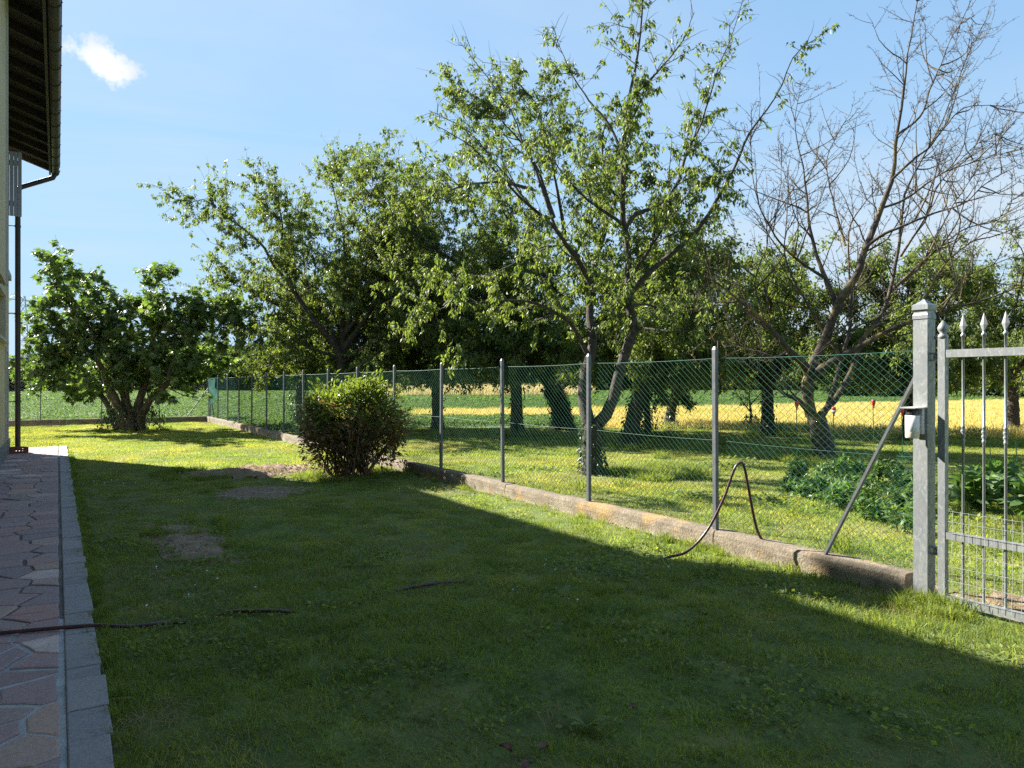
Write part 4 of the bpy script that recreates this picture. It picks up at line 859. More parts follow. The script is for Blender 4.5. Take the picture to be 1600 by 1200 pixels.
# near cherry tree behind the fence
t = thing('cherry_tree', 'tall open cherry tree with forked trunk close behind the fence', 'tree', (9.2, 9.95, 0))
limbs = []
for i, (p, a, c) in enumerate(CHERRY):
    d_ = {0: -1, 1: 1.3, 2: 1.3, 3: .3, 4: .5, 5: .38, 6: .7, 7: .4, 8: .36, 9: .5, 10: .7, 11: .4, 12: .4, 14: .8, 15: 1.}.get(i, 1.)
    if i == 0: p = p+[]; p[0] = (p[0][0], p[0][1], -.04)
    limbs.append((p, a, c, d_))
def dens_a(P): return np.clip(1.3-(P[:, 2]-2.8)*.165, .28, 1)
build_tree(t, limbs, 3, l2=1.05, s2=.17, l3=.46, n3=7, spur=3.0, per=8, size=.09, up2=.07, up3=-.02, droop=1.15, dens=dens_a, t0=.2, leafjit=.028)
ivy(t, CHERRY[0][0], [.22, .19, .17], 520, 4, .08, .025)
# big leaning tree whose long limb reaches towards the lawn
t = thing('cherry_tree', 'large cherry tree with a long limb reaching left over an ivy covered trunk', 'tree', (15.2, 20.95, 0), ORCH)
extra = [([(12.3, 17.0, 5.67), (11.4, 16.3, 7.2), (10.4, 15.6, 8.6), (9.6, 15.4, 9.1)], .06, .01), ([(11.2, 16.0, 6.0), (10.4, 15.9, 7.4), (9.3, 15.9, 8.4), (8.7, 16.2, 8.9)], .05, .01), ([(10.2, 15.5, 6.5), (9.2, 15.8, 6.6), (8.2, 16.6, 6.4), (7.4, 17.3, 6.0)], .05, .01), ([(13.2, 18.3, 4.2), (12.0, 18.6, 5.6), (11.0, 18.8, 7.4), (10.6, 18.9, 8.8)], .07, .01), ([(12.8, 17.6, 5.0), (13.2, 16.8, 6.6), (13.3, 16.2, 8.0)], .05, .01)]
build_tree(t, [(p, a, c, -1 if i == 0 else 1.) for i, (p, a, c) in enumerate(IVYTREE)]+extra, 11, l2=1.7, s2=.15, l3=.7, n3=8, spur=3.5, per=8, size=.108, leafjit=.035, up2=.05, up3=-.03, t0=.12, minz=1.3)
ivy(t, IVYTREE[0][0], [.36, .29, .3, .32], 1200, 12, .1, .06)
t = thing('cherry_tree', 'broad dense cherry tree rising behind the round bush', 'tree', (8.2, 23.8, 0), ORCH)
build_tree(t, [(p, a, c, -1 if i == 0 else 1.) for i, (p, a, c) in enumerate(LEFTTREE)], 21, l2=1.8, s2=.15, l3=.75, n3=9, spur=4.1, per=8, size=.108, leafjit=.035, up2=.04, up3=-.05, t0=.12, minz=1.5)
ivy(t, LEFTTREE[0][0], [.26, .2, .2], 400, 22, .1, .06)
# the rest of the orchard: x, y, crown radius, height, fork height, trunk radius, seed, limbs, ivy leaves, label
ROWS = [
 (12.56, 14.54, 2.7, 6.6, 1.75, .21, 31, 10, 900, 'cherry tree with thick dark trunk just behind the tall open one'),
 (11.54, 23.77, 3.7, 8.9, 1.7, .2, 32, 12, 120, 'cherry tree with low forked trunk just right of the round bush'),
 (12.07, 19.24, 2.6, 6.4, 1.8, .2, 33, 10, 160, 'straight trunked cherry tree between two fence posts right of the bush'),
 (19.13, 15.56, 2.9, 6.2, 1.7, .21, 36, 11, 160, 'cherry tree before the yellow field left of the bare tree'),
 (20.9, 12.0, 2.6, 5.7, 1.6, .2, 37, 10, 60, 'cherry tree directly behind the gate post'),
 (19.41, 20.29, 3.0, 7.2, 1.6, .19, 35, 10, 300, 'leaning cherry tree on the edge of the yellow field'),
 (15.31, 16.92, 1.5, 4.2, 1.2, .11, 34, 7, 900, 'small ivy smothered cherry tree between thicker trunks'),
 (7.57, 27.13, 1.6, 5.6, 1.7, .19, 38, 9, 1500, 'ivy draped tree left of the round bush at the orchard end'),
 (21.0, 4.4, 3.6, 7.4, 1.7, .2, 39, 11, 0, 'leafy cherry tree at the right edge beyond the gate'),
 (9.85, 25.4, 2.9, 7.0, 1.7, .18, 44, 11, 300, 'cherry tree hidden low behind the round bush in the rear orchard row'),
 (27.5, 12.3, 3.2, 6.8, 1.6, .2, 40, 10, 0, 'leafy tree far behind the gate bars'),
]
for (x, y, r, h, th, tr, sd, nl, iv, lab) in ROWS:
    t = thing('cherry_tree', lab, 'tree', (x, y, 0), ORCH); big = r > 2
    lm = auto_limbs(x, y, r, h, th, tr, sd, nl, .9 if big else .3, (.35, -.2) if sd in (35, 31) else (0, 0))
    build_tree(t, lm, sd, l2=1.35 if big else .7, s2=.17, l3=.65 if big else .35, n3=7, spur=3.3, per=8, size=.115 if big else .11, up2=.03, up3=-.05, t0=.15, minz=1.35 if big else .5, tpl=T_FAR, leafjit=.06)
    if iv: ivy(t, lm[0][0]+[(lm[0][0][-1][0], lm[0][0][-1][1], th+.5)], [tr*1.15, tr*.95, tr*1.0], int(iv*.75), sd, .1, .04 if sd not in (34, 38) else .16)
t = thing('sapling', 'thin young sapling before the yellow field beside a thicker trunk', 'tree', (21.67, 18.42, 0))
build_tree(t, [([(21.67, 18.42, -.02), (21.7, 18.4, .6), (21.6, 18.4, 1.2), (21.75, 18.35, 2.1)], .06, .012), ([(21.65, 18.42, .6), (21.3, 18.6, 1.1), (21.1, 18.7, 1.5)], .03, .01), ([(21.65, 18.42, .8), (22.0, 18.2, 1.3), (22.2, 18.1, 1.6)], .03, .01)], 41, l2=.5, s2=.2, l3=.25, n3=3, spur=2, per=4, size=.1, tpl=T_FAR)
ivy(t, [(21.67, 18.42, 0), (21.7, 18.4, .5)], [.35, .1], 300, 42, .1, .05)
# leafless tree
t = thing('bare_tree', 'leafless cherry tree with lichen crusted limbs near the gate post', 'tree', (14.0, 9.8, 0))
limbs = [(p if i else [(p[0][0], p[0][1], -.04)]+p[1:], a, c, -1 if i == 0 else 1.) for i, (p, a, c) in enumerate(BARE)]
build_tree(t, limbs, 51, l2=1.6, s2=.17, l3=.5, n3=4, spur=0, up2=.10, up3=.05, wander=.13, spurs=True, bark='lichen_bark', t0=.15, r2=.018, flat=0.)
ch = [c for c in t.children]
lb = Buf(); rs = np.random.RandomState(5); P = np.array([13.0, 8.6, 3.0])+rs.normal(0, .9, (70, 3))*np.array([1, 1, .5])
# fig tree
t = thing('fig_tree', 'spreading fig tree with several stout trunks at the end of the lawn', 'tree', (2.1, 28.2, 0))
limbs = [(p, a*.62, c, 1.) for p, a, c in FIG]
build_tree(t, limbs, 61, l2=1.6, s2=.115, l3=.55, n3=6, spur=2.6, per=4, size=.21, tpl=T_FIG, bark='fig_bark', leaf='fig_leaf', droop=.5, up2=-.01, up3=.0, t0=.22, r2=.02, minz=.9, leafjit=.06, roll=.9)
ivy(t, [(2.2, 28.2, 0.), (2.2, 28.25, .4), (2.15, 28.3, .95)], [1.0, .65, .4], 1500, 62, .1, .14)
# round laurel bush beside the fence
t = thing('laurel_bush', 'round laurel bush, sunlit on top with bare reddish stems, beside the fence', 'bush', (4.43, 12.49, 0))
rs = np.random.RandomState(71); b = Buf(); n = 60; base = np.stack([4.40+rs.normal(0, .22, n), 12.5+rs.normal(0, .22, n), np.full(n, -.02)], -1); a = rs.uniform(0, 6.28, n); tl = rs.uniform(.15, .95, n)
D = np.stack([np.cos(a)*tl, np.sin(a)*tl, np.full(n, 1.)], -1); S = grow(base, D, rs.uniform(1.0, 1.5, n), 8, .1, .05, rs)
M['red_stem'] = mat_basic('red_stem', [(.3, (.1, .05, .035)), (.7, (.22, .12, .085))], 9, .85, 0, .4, 40)
V, F = tube_arrays(S, np.linspace(.017, .006, 9)[None]*rs.uniform(.7, 1.4, (n, 1)), 5); b.add(V.reshape(-1, 3), F)
i3 = np.repeat(np.arange(n), 12); P, D = spawn(S[i3], rs.uniform(.25, 1, len(i3)), rs.uniform(.5, 1.1, len(i3)), rs); S3 = grow(P, D, rs.uniform(.2, .5, len(i3)), 4, .15, .08, rs)
V, F = tube_arrays(S3, np.linspace(.006, .002, 5)[None]*np.ones((len(S3), 1)), 3); b.add(V.reshape(-1, 3), F); b.obj('stems', M['red_stem'], t, True)
def bush_r(q):                                               # lumpy, flat sided outline
    k = (np.abs(q)**3.2).sum(-1)**(-1/3.2); return k*(1+(vnoise(q[:, 0]*1.7+3, q[:, 1]*1.7+q[:, 2]*1.9, 1.5, 79)-.5)*.75+(vnoise(q[:, 0]*4+3, q[:, 1]*4+q[:, 2]*4, 1.6, 78)-.5)*.35)
BC, BR = np.array([4.45, 12.49, .78]), np.array([.74, .73, .71])
def bush_in(P, g=1.):
    v = (P-BC)/BR; r = np.linalg.norm(v, axis=1); return r < bush_r(norm(v))*g
i4 = np.repeat(np.arange(len(S3)), 14); P, D = spawn(S3[i4], rs.uniform(.2, 1, len(i4)), np.full(len(i4), .9), rs); kp = bush_in(P, 1.1) & (rs.uniform(0, 1, len(P)) < np.clip((P[:, 2]-.1)*1.1, .25, 1)); P, D = P[kp], D[kp]
m = 9500; q = norm(rs.normal(0, 1, (m, 3))); q[:, 2] = np.where(q[:, 2] < -.8, -q[:, 2], q[:, 2]); sh_ = BC+q*BR*(bush_r(q)*rs.uniform(.72, 1.04, m))[:, None]
kp = (sh_[:, 2] > .05) & (rs.uniform(0, 1, m) < np.clip((sh_[:, 2]+.2)*.95, .25, 1)); sh_, q = sh_[kp], q[kp]
# young shoots poke out of the top
n5 = 70; q5 = norm(rs.normal(0, 1, (n5, 3))+np.array([0, 0, .9])); p5 = BC+q5*BR*bush_r(q5)[:, None]; i5 = np.repeat(np.arange(n5), 9); P5 = p5[i5]+(q5[i5]*.5+np.array([0, 0, .6]))*rs.uniform(0, .22, (len(i5), 1)); D5 = q5[i5]*.4+rs.normal(0, .6, (len(i5), 3))+np.array([0, 0, .3])
P = np.concatenate([P, sh_, P5]); D = np.concatenate([D, q*.8, D5]); D = D+rs.normal(0, .5, P.shape)+np.array([0, 0, .25]); sz = .095*rs.uniform(.5, 1.3, len(P))
old = rs.uniform(0, 1, len(P)) < np.clip((1.4-P[:, 2])*1.1, 0, .82)
for nm_, mk_, mat_ in (('foliage', ~old, 'laurel_leaf'), ('old_foliage', old, 'laurel_old')):
    lb = Buf(); leaves(lb, P[mk_], D[mk_], sz[mk_], T_CH, rs, 1.1); lb.obj(nm_, M[mat_], t, kind='stuff')

# ------------------------------------------------------------------ kitchen bed beyond the fence
def leafy_plant(name, label, cat, x, y, h, r, n, size, seed, group, tpl, leaf='veg_leaf', droop=.2):
    rs = np.random.RandomState(seed); t = thing(name, label, cat, (x, y, 0), group); b = Buf(); ns = 9; a = rs.uniform(0, 6.28, ns); tl = rs.uniform(.1, .8, ns)
    S = grow(np.stack([x+rs.normal(0, .05, ns), y+rs.normal(0, .05, ns), np.full(ns, -.03)], -1), np.stack([np.cos(a)*tl*r/h, np.sin(a)*tl*r/h, np.ones(ns)], -1), h*rs.uniform(.7, 1.1, ns), 5, .12, -.02, rs)
    V, F = tube_arrays(S, np.linspace(.008, .004, 6)[None]*np.ones((ns, 1)), 4); b.add(V.reshape(-1, 3), F); b.obj('stem', M['long_grass'], t)
    i = rs.randint(0, ns, n); P, D = spawn(S[i], rs.uniform(.15, 1, n)**.8, np.full(n, 1.1), rs); P = P+norm(rs.normal(0, 1, (n, 3)))*r*.4*rs.uniform(0, 1, (n, 1)); P[:, 2] = np.maximum(P[:, 2], .04)
    lb = Buf(); leaves(lb, P, D+rs.normal(0, .35, (n, 3))+np.array([0, 0, .25-droop]), size*rs.uniform(.6, 1.25, n), tpl, rs, .8); lb.obj('foliage', M[leaf], t, kind='stuff')
ORD = ['first', 'second', 'third', 'fourth', 'fifth', 'sixth', 'seventh']; VROW = ['front row of the bed', 'second row of the bed', 'third row of the bed', 'rear row of the bed']
rs = np.random.RandomState(8); k = 0; vc = [0]*4
for u_ in np.linspace(0, 1, 7):
    for wi, w_ in enumerate((0, .33, .7, 1.)):
        ax, ay = 9.2+(7.9-9.2)*u_, 7.0+(4.5-7.0)*u_; bx2, by2 = 11.2+(11.5-11.2)*u_, 8.4+(6.6-8.4)*u_; x = ax+(bx2-ax)*w_+rs.normal(0, .08); y = ay+(by2-ay)*w_+rs.normal(0, .08)
        k += 1
        if u_ < .45 and w_ > .5 and rs.uniform() < .5: continue
        vc[wi] += 1
        leafy_plant('vegetable_plant', 'low leafy vegetable, %s from the left in the %s' % (ORD[vc[wi]-1], VROW[wi]), 'plant', x, y, rs.uniform(.18, .42)+.1*u_, rs.uniform(.2, .3), rs.randint(150, 270), rs.uniform(.08, .13), 100+k, 'vegetable plants in the bed beyond the fence', T_CH)
for qi, (x, y) in enumerate(((9.9, 4.85), (9.95, 4.1), (10.3, 3.4), (10.7, 5.15), (10.9, 4.4), (11.2, 3.7), (11.7, 5.5), (11.9, 4.8), (12.2, 4.1), (13.0, 5.3))):
    k += 1; leafy_plant('squash_plant', 'big leaved squash plant beyond the gate, %s from the left in the %s row' % (ORD[qi % 3], ('front', 'second', 'third', 'rear')[qi//3]), 'plant', x, y, .42, .4, 46, .34, 100+k, 'squash plants beyond the gate', T_FIG, droop=.1)
for i, (x, y, h, red, lab) in enumerate(((10.35, 7.84, 1.2, 1, 'thin green stake with red top left of the bare trunk'), (10.52, 7.28, 1.12, 2, 'thin green stake with red and white top beside the bare trunk'), (11.81, 7.42, 1.22, 1, 'thin green stake with red cap left of the fence brace'), (13.02, 7.63, 1.05, 1, 'thin green stake with red cap beside the gate post'), (12.03, 5.68, .72, 0, 'short plain green stake behind the second gate bar'), (13.42, 5.94, .72, 0, 'short plain green stake behind the outer gate bars'))):
    t = thing('garden_stake', lab, 'stake', (x, y, 0)); b = Buf(); b.tube([(x, y, -.1), (x+.01, y, h*.5), (x, y+.01, h)], .007, 6); b.obj('rod', M['stake_green'], t)
    if red:
        b = Buf(); b.lathe([(.01, h-.03), (.014, h), (.03, h+.04), (.036, h+.09), (.028, h+.115), (0, h+.12)], (x, y, 0), 10); b.obj('cap', M['red'], t, True)
        if red == 2: b = Buf(); b.lathe([(.032, h+.03), (.039, h+.035), (.039, h+.06), (.032, h+.065)], (x, y, 0), 10); b.obj('band', M['plastic_white'], t)

# ------------------------------------------------------------------ hose
HP = [(-.95, 5.62, .057), (-.5, 5.58, .056), (-.3, 5.55, .055), (-.1, 5.5, .056), (.1, 5.45, .056), (.24, 5.41, .05), (.39, 5.34, .035), (.61, 5.31, .03), (.78, 5.32, .008), (.9, 5.34, .012), (1.0, 5.32, .035), (1.09, 5.27, .04), (1.3, 5.15, .04), (1.4, 5.16, .01), (1.52, 5.2, -.03), (1.62, 5.23, .022), (1.75, 5.26, -.03), (2.1, 5.33, -.03), (2.35, 5.31, .012), (2.7, 5.27, .014), (2.95, 5.24, -.03), (3.5, 5.16, -.03), (4.1, 5.0, -.03), (4.45, 4.94, -.01), (4.69, 4.9, .04),
      (4.81, 4.79, .1), (4.97, 4.71, .28), (5.09, 4.63, .56), (5.165, 4.59, .79), (5.195, 4.572, .865), (5.235, 4.555, .895), (5.27, 4.55, .86), (5.305, 4.55, .75), (5.36, 4.545, .52), (5.42, 4.54, .3), (5.5, 4.535, .17), (5.64, 4.52, .1), (5.75, 4.48, .03), (6.0, 4.3, .02)]
hp, L = resample(HP, 260); b = Buf(); b.tube(hp, .0125, 8); tag(b.obj('garden_hose', M['hose_red'], None, True), 'dark red garden hose crossing path and lawn and looping up over the kerb', 'hose')

# ------------------------------------------------------------------ grass
def blade_tuft(rs, n, rad, h0, h1, w_, lean=.5, bunch=False):
    a = rs.uniform(0, 6.28, n); r = rad*np.sqrt(rs.uniform(0, 1, n)); P = np.stack([r*np.cos(a), r*np.sin(a), np.zeros(n)-.004], -1); h = rs.uniform(h0, h1, n)*(1-.35*(r/rad))
    d = rs.normal(0, lean, (n, 2)) + (np.stack([np.cos(a), np.sin(a)], -1)*(r/rad)[:, None]*.9 if bunch else 0); f = rs.uniform(0, 6.28, n); wv = np.stack([np.cos(f), np.sin(f), np.zeros(n)], -1)*w_
    mid = P+np.concatenate([d*h[:, None]*.35, (h*.62)[:, None]], 1); tip = P+np.concatenate([d*h[:, None]*1.0, (h*(1-.12*np.abs(d).sum(1)))[:, None]], 1)
    V = np.stack([P-wv, P+wv, mid+wv*.75, mid-wv*.75, tip], 1).reshape(-1, 3); i = (np.arange(n)*5)[:, None]
    return V, [i+np.array([[0, 1, 2, 3]]), i+np.array([[3, 2, 4]])]
def weed_tuft(rs, n, rad, s):
    a = rs.uniform(0, 6.28, n); r = rad*np.sqrt(rs.uniform(0, 1, n)); P = np.stack([r*np.cos(a), r*np.sin(a), rs.uniform(.01, .035, n)], -1); b = Buf()
    leaves(b, P, np.stack([np.cos(a), np.sin(a), rs.uniform(.1, .7, n)], -1)+rs.normal(0, .3, (n, 3)), s*rs.uniform(.7, 1.3, n), (np.array([(0, 0, 0), (.38, .5, .05), (0, 1, 0), (-.38, .5, .05)]), [[(0, 1, 2, 3)]]), rs, .5)
    return np.concatenate(b.v), [np.concatenate(f) for f in b.f.values()]
def frustum(x, y, mg=.12):
    s_, c_ = math.sin(YAW), math.cos(YAW); d = x*s_+y*c_; l = x*c_-y*s_; return (d > .8) & (np.abs(l) < d*(800/1150+mg)+1.0), d
rs = np.random.RandomState(1)
def jgrid(x0, x1, y0, y1, cell):
    X, Y = np.meshgrid(np.arange(x0, x1, cell), np.arange(y0, y1, cell)); X = X.ravel()+rs.uniform(-.6, .6, X.size)*cell; Y = Y.ravel()+rs.uniform(-.6, .6, Y.size)*cell; return X, Y
TPL = [(*blade_tuft(rs, 80, .13, .024, .06, .0022, .7), 0), (*blade_tuft(rs, 70, .13, .02, .055, .0024, .95), 0), (*blade_tuft(rs, 90, .12, .04, .085, .002, .55), 1), (*weed_tuft(rs, 30, .13, .03), 1), (*blade_tuft(rs, 60, .14, .015, .04, .0017, 1.1), 2),
       (*blade_tuft(rs, 130, .26, .025, .055, .0035, .7), 0), (*blade_tuft(rs, 110, .26, .02, .05, .004, .9), 0), (*blade_tuft(rs, 60, .28, .015, .045, .0035, 1.), 2), (*blade_tuft(rs, 70, .09, .08, .2, .0028, .35, True), 1), (*blade_tuft(rs, 16, .15, .05, .12, .0014, .8), 2), (*blade_tuft(rs, 55, .1, .05, .1, .0026, .6, True), 1)]
PX, PY, PK, PS = [], [], [], []
for cell, d0, d1, far in ((.115, 0, 7.5, 0), (.15, 7.5, 13, 0), (.24, 13, 40, 1)):
    x, y = jgrid(.24, 5.37, .5, YB, cell) if not far else jgrid(-6, 5.37, .5, YB, cell)
    ok, d = frustum(x, y); ok &= (d >= d0) & (d < d1) & ((x > .24) | (y > 21.8)) & (x > -6); x, y = x[ok], y[ok]
    for i in range(len(SOIL)):
        D_ = soil_d(x, y, i); kp = rs.uniform(0, 1, len(x)) < np.clip((D_-.55)/.5, .05, 1); x, y = x[kp], y[kp]
    v1 = vnoise(x, y, .9, 51)+.35*(vnoise(x, y, 3.1, 52)-.5); v2 = vnoise(x, y, 1.3, 53)+.4*(vnoise(x, y, 4, 54)-.5); u_ = rs.uniform(0, 1, len(x))
    if not far:
        k_ = np.where(u_ < .5, 0, 1); k_ = np.where((v1 > .66) & (u_ < .7), 2, k_); k_ = np.where((v2 > .68) & (u_ > .35), 3, k_); k_ = np.where((v1 < .36+.22*np.exp(-(x-.2)/.7)) & (u_ < .5), 4, k_); k_ = np.where(u_ > .955, 3, k_); w3 = rs.uniform(0, 1, len(x)); k_ = np.where(w3 > .93, 9, k_); k_ = np.where((w3 < .09) | (v1 > .72) & (w3 < .3), 10, k_)
    else:
        k_ = np.where(u_ < .5, 5, 6); k_ = np.where((v1 < .3) & (u_ < .35), 7, k_)
    # uncut fringe along kerb, path and trunk
    fr = ((x > 5.2) | (x < .3) & (y < 21)) & (rs.uniform(0, 1, len(x)) < .4); k_ = np.where(fr, 8 if not far else 8, k_)
    PX.append(x); PY.append(y); PK.append(k_); PS.append(np.where(k_ == 8, rs.uniform(.35, .8, len(x)), rs.uniform(.75, 1.25, len(x))))
ex = []                                                 # longer clumps round the mound, bush and soil patches
for (cx, cy, r, n, s0, s1) in ((4.4, 12.45, 1.0, 90, .5, 1.), (2.2, 13.9, .9, 60, .6, 1.1), (2.2, 28.2, 1.3, 80, .5, 1.1), (5.3, 2.9, .25, 40, .5, 1.), (1.25, 8.7, .5, 35, .5, .9), (3.35, 3.9, .6, 40, .3, .6), (5.2, 5.2, .35, 26, .4, .8)):
    a = rs.uniform(0, 6.28, n); q = r*np.sqrt(rs.uniform(.35, 1, n)); ex.append(np.stack([np.minimum(cx+q*np.cos(a), 5.36), cy+q*np.sin(a), rs.uniform(s0, s1, n)], -1))
yy_ = rs.uniform(1.5, 20, 420); ex.append(np.stack([rs.uniform(.16, .3, 420), yy_, rs.uniform(.25, .6, 420)], -1))
ex = np.concatenate(ex); PX.append(ex[:, 0]); PY.append(ex[:, 1]); PK.append(np.full(len(ex), 8)); PS.append(ex[:, 2])
x, y, k_, s_ = (np.concatenate(a) for a in (PX, PY, PK, PS))
scatter('lawn_grass', TPL, np.stack([x, y, lawn_z(x, y)], -1), rs.uniform(0, 6.28, len(x)), s_, k_, [M['grass'], M['long_grass'], M['dry_grass']], kind='stuff')
# orchard grass, in tufts that get coarser with distance
TP2 = [(*blade_tuft(rs, 110, .26, .03, .075, .0035, .7), 0), (*blade_tuft(rs, 90, .26, .03, .06, .004, .9), 0), (*blade_tuft(rs, 60, .28, .015, .05, .0035, 1.), 2), (*blade_tuft(rs, 80, .14, .1, .26, .004, .4, True), 1), (*weed_tuft(rs, 40, .25, .06), 1)]
PX, PY, PK, PS = [], [], [], []
def inside(x, y, poly):
    r_ = np.zeros(len(x), bool)
    for i in range(len(poly)):
        (xa, ya), (xb, yb) = poly[i], poly[(i+1) % len(poly)]; c_ = ((ya > y) != (yb > y)) & (x < (xb-xa)*(y-ya)/(yb-ya+1e-12)+xa); r_ ^= c_
    return r_
ORCHP = [(5.56, -12), (60, -40), (24.6, 10.4), (20.7, 16.9), (17.0, 21.4), (14.6, 23.3), (11.3, 24.4), (8.2, 24.6), (5.56, 24.4)]
for cell, d0, d1 in ((.2, 0, 12), (.27, 12, 45)):
    x, y = jgrid(5.58, 34, -6, 25, cell); ok, d = frustum(x, y); ok &= (d >= d0) & (d < d1) & inside(x, y, ORCHP); x, y = x[ok], y[ok]; v1 = vnoise(x, y, .6, 71)+.3*(vnoise(x, y, 2.5, 72)-.5); u_ = rs.uniform(0, 1, len(x))
    k_ = np.where(u_ < .5, 0, 1); k_ = np.where((v1 < .36) & (u_ < .5), 2, k_); k_ = np.where((v1 > .7) & (u_ < .3), 4, k_); k_ = np.where((u_ > .985), 3, k_)
    PX.append(x); PY.append(y); PK.append(k_); PS.append(rs.uniform(.7, 1.3, len(x)))
for (cx, cy, r, n) in ((8.9, 9.6, .7, 70), (9.6, 9.7, .6, 50), (12.5, 14.4, .6, 40), (12.07, 19.2, .7, 40), (13.9, 9.7, 1.1, 90), (13, 8.8, .8, 60), (8.6, 10.2, .35, 50), (19.1, 15.5, .7, 30), (15.3, 16.9, .7, 40), (19.4, 20.2, 1., 50)):
    a = rs.uniform(0, 6.28, n); q = r*np.sqrt(rs.uniform(0, 1, n)); PX.append(cx+q*np.cos(a)); PY.append(cy+q*np.sin(a)); PK.append(np.full(n, 3)); PS.append(rs.uniform(.5, 1.2, n))
x, y, k_, s_ = (np.concatenate(a) for a in (PX, PY, PK, PS))
scatter('orchard_grass', TP2, np.stack([x, y, np.full(len(x), -.01)], -1), rs.uniform(0, 6.28, len(x)), s_, k_, [M['grass'], M['long_grass'], M['dry_grass']], kind='stuff')
# bean field in drilled rows, wheat, pale far crop
def crop(rs, n, rad, h, s):
    a = rs.uniform(0, 6.28, n); r = rad*np.sqrt(rs.uniform(0, 1, n)); P = np.stack([r*np.cos(a), r*np.sin(a), rs.uniform(.3, 1, n)*h], -1); b = Buf()
    leaves(b, P, np.stack([np.cos(a), np.sin(a), rs.uniform(-.4, .6, n)], -1)+rs.normal(0, .4, (n, 3)), s*rs.uniform(.7, 1.3, n), (np.array([(0, 0, 0), (.36, .5, .04), (0, 1, -.1), (-.36, .5, .04)]), [[(0, 1, 2, 3)]]), rs, .7)
    return np.concatenate(b.v), [np.concatenate(f) for f in b.f.values()]
TPC = [(*crop(rs, 90, .34, .26, .085), 0), (*crop(rs, 80, .34, .22, .09), 0), (*crop(rs, 110, .8, .3, .2), 0)]
PX, PY, PK = [], [], []
for cx, cy, d0, d1, far in ((.42, .5, 22, 62, 0), (.9, 1.1, 62, 150, 1)):
    X, Y = np.meshgrid(np.arange(-70, 110, cx), np.arange(0, 165, cy)); x = X.ravel()+rs.uniform(-.1, .1, X.size); y = Y.ravel()+rs.uniform(-.5, .5, X.size)*cy
    ca, sa = math.cos(R(38)), math.sin(R(38)); x, y = x*ca+y*sa-20, -x*sa+y*ca+20
    ok, d = frustum(x, y, .06); ok &= (d >= d0) & (d < d1) & ~inside(x, y, WHEAT) & ~inside(x, y, PALE) & ~inside(x, y, ORCHP) & ((y > YB+.5) | (x > 5.8) & (y > 24.6-(x-5.5)*.0) | (x > 15)); x, y = x[ok], y[ok]
    k_ = np.full(len(x), 2) if far else rs.randint(0, 2, len(x)); PX.append(x); PY.append(y); PK.append(k_)
x, y, k_ = (np.concatenate(a) for a in (PX, PY, PK))
scatter('bean_crop', TPC, np.stack([x, y, np.full(len(x), -.03)], -1), rs.uniform(0, 6.28, len(x)), rs.uniform(.75, 1.2, len(x)), k_, [M['soy_leaf']], kind='stuff')
TPW = [(*blade_tuft(rs, 70, .42, .22, .42, .012, .25), 0), (*blade_tuft(rs, 60, .42, .2, .36, .013, .3), 0)]
x, y = jgrid(13, 110, -10, 40, .48); ok, d = frustum(x, y, .06); ok &= inside(x, y, WHEAT) & (d < 90); x, y = x[ok], y[ok]
scatter('wheat_crop', TPW, np.stack([x, y, np.full(len(x), -.02)], -1), rs.uniform(0, 6.28, len(x)), rs.uniform(.8, 1.2, len(x)), rs.randint(0, 2, len(x)), [M['wheat']], kind='stuff')
TPP = [(*blade_tuft(rs, 60, .9, 1.1, 1.9, .03, .2), 0)]
x, y = jgrid(30, 150, 55, 160, 1.5); ok, d = frustum(x, y, .06); ok &= inside(x, y, PALE); x, y = x[ok], y[ok]
scatter('pale_crop', TPP, np.stack([x, y, np.full(len(x), -.02)], -1), rs.uniform(0, 6.28, len(x)), rs.uniform(.8, 1.2, len(x)), np.zeros(len(x), int), [M['pale_crop']], kind='stuff')
# dry cuttings on the mound, daisies, fallen leaves, a broad leaved weed
TPS = [(*blade_tuft(rs, 40, .12, .01, .05, .0016, 2.2), 0)]
n = 60; a = rs.uniform(0, 6.28, n); q = np.sqrt(rs.uniform(0, 1, n)); x, y = 3.0+q*np.cos(a)*1.0, 13.7+q*np.sin(a)*.65
x = np.concatenate([x, .42+q[:12]*np.cos(a[:12])*.25, 5.75+q[:16]*np.cos(a[:16])*.3, 5.2+rs.uniform(-.25, .2, 14)]); y = np.concatenate([y, 3.85+q[:12]*np.sin(a[:12])*.25, 2.2+q[:16]*np.sin(a[:16])*.6, 2.9+rs.uniform(-.3, .4, 14)]); D = np.clip(1.15-soil_d(x, y, 2), 0, 1)*.09
scatter('dry_cuttings', TPS, np.stack([x, y, lawn_z(x, y)+D+.012], -1), rs.uniform(0, 6.28, len(x)), rs.uniform(.7, 1.5, len(x)), np.zeros(len(x), int), [M['dry_grass']], kind='stuff')
CR = []
for q in range(4):
    m_ = np.array([(1, 0, 0), (-1, 0, 0), (0, 1, 0), (0, -1, 0), (0, 0, 1), (0, 0, -1)])*rs.uniform(.5, 1.2, (6, 1))*.012
    CR.append((m_, [[(0, 2, 4), (2, 1, 4), (1, 3, 4), (3, 0, 4), (2, 0, 5), (1, 2, 5), (3, 1, 5), (0, 3, 5)]], 0))
CX, CY = [], []
for i, (cx, cy, rx, ry, a_, h_) in enumerate(SOIL):
    if i in (1, 4): continue
    n = int(1500*rx*ry)+60; r_ = max(rx, ry)*1.15; x = cx+rs.uniform(-r_, r_, n*2); y = cy+rs.uniform(-r_, r_, n*2); kp = soil_d(x, y, i) < 1.02; CX.append(x[kp]); CY.append(y[kp])
x, y = np.concatenate(CX), np.concatenate(CY); z = lawn_z(x, y)
for i, sl in enumerate(SOIL): z = z+np.clip(1.15-soil_d(x, y, i), 0, 1)*sl[5]
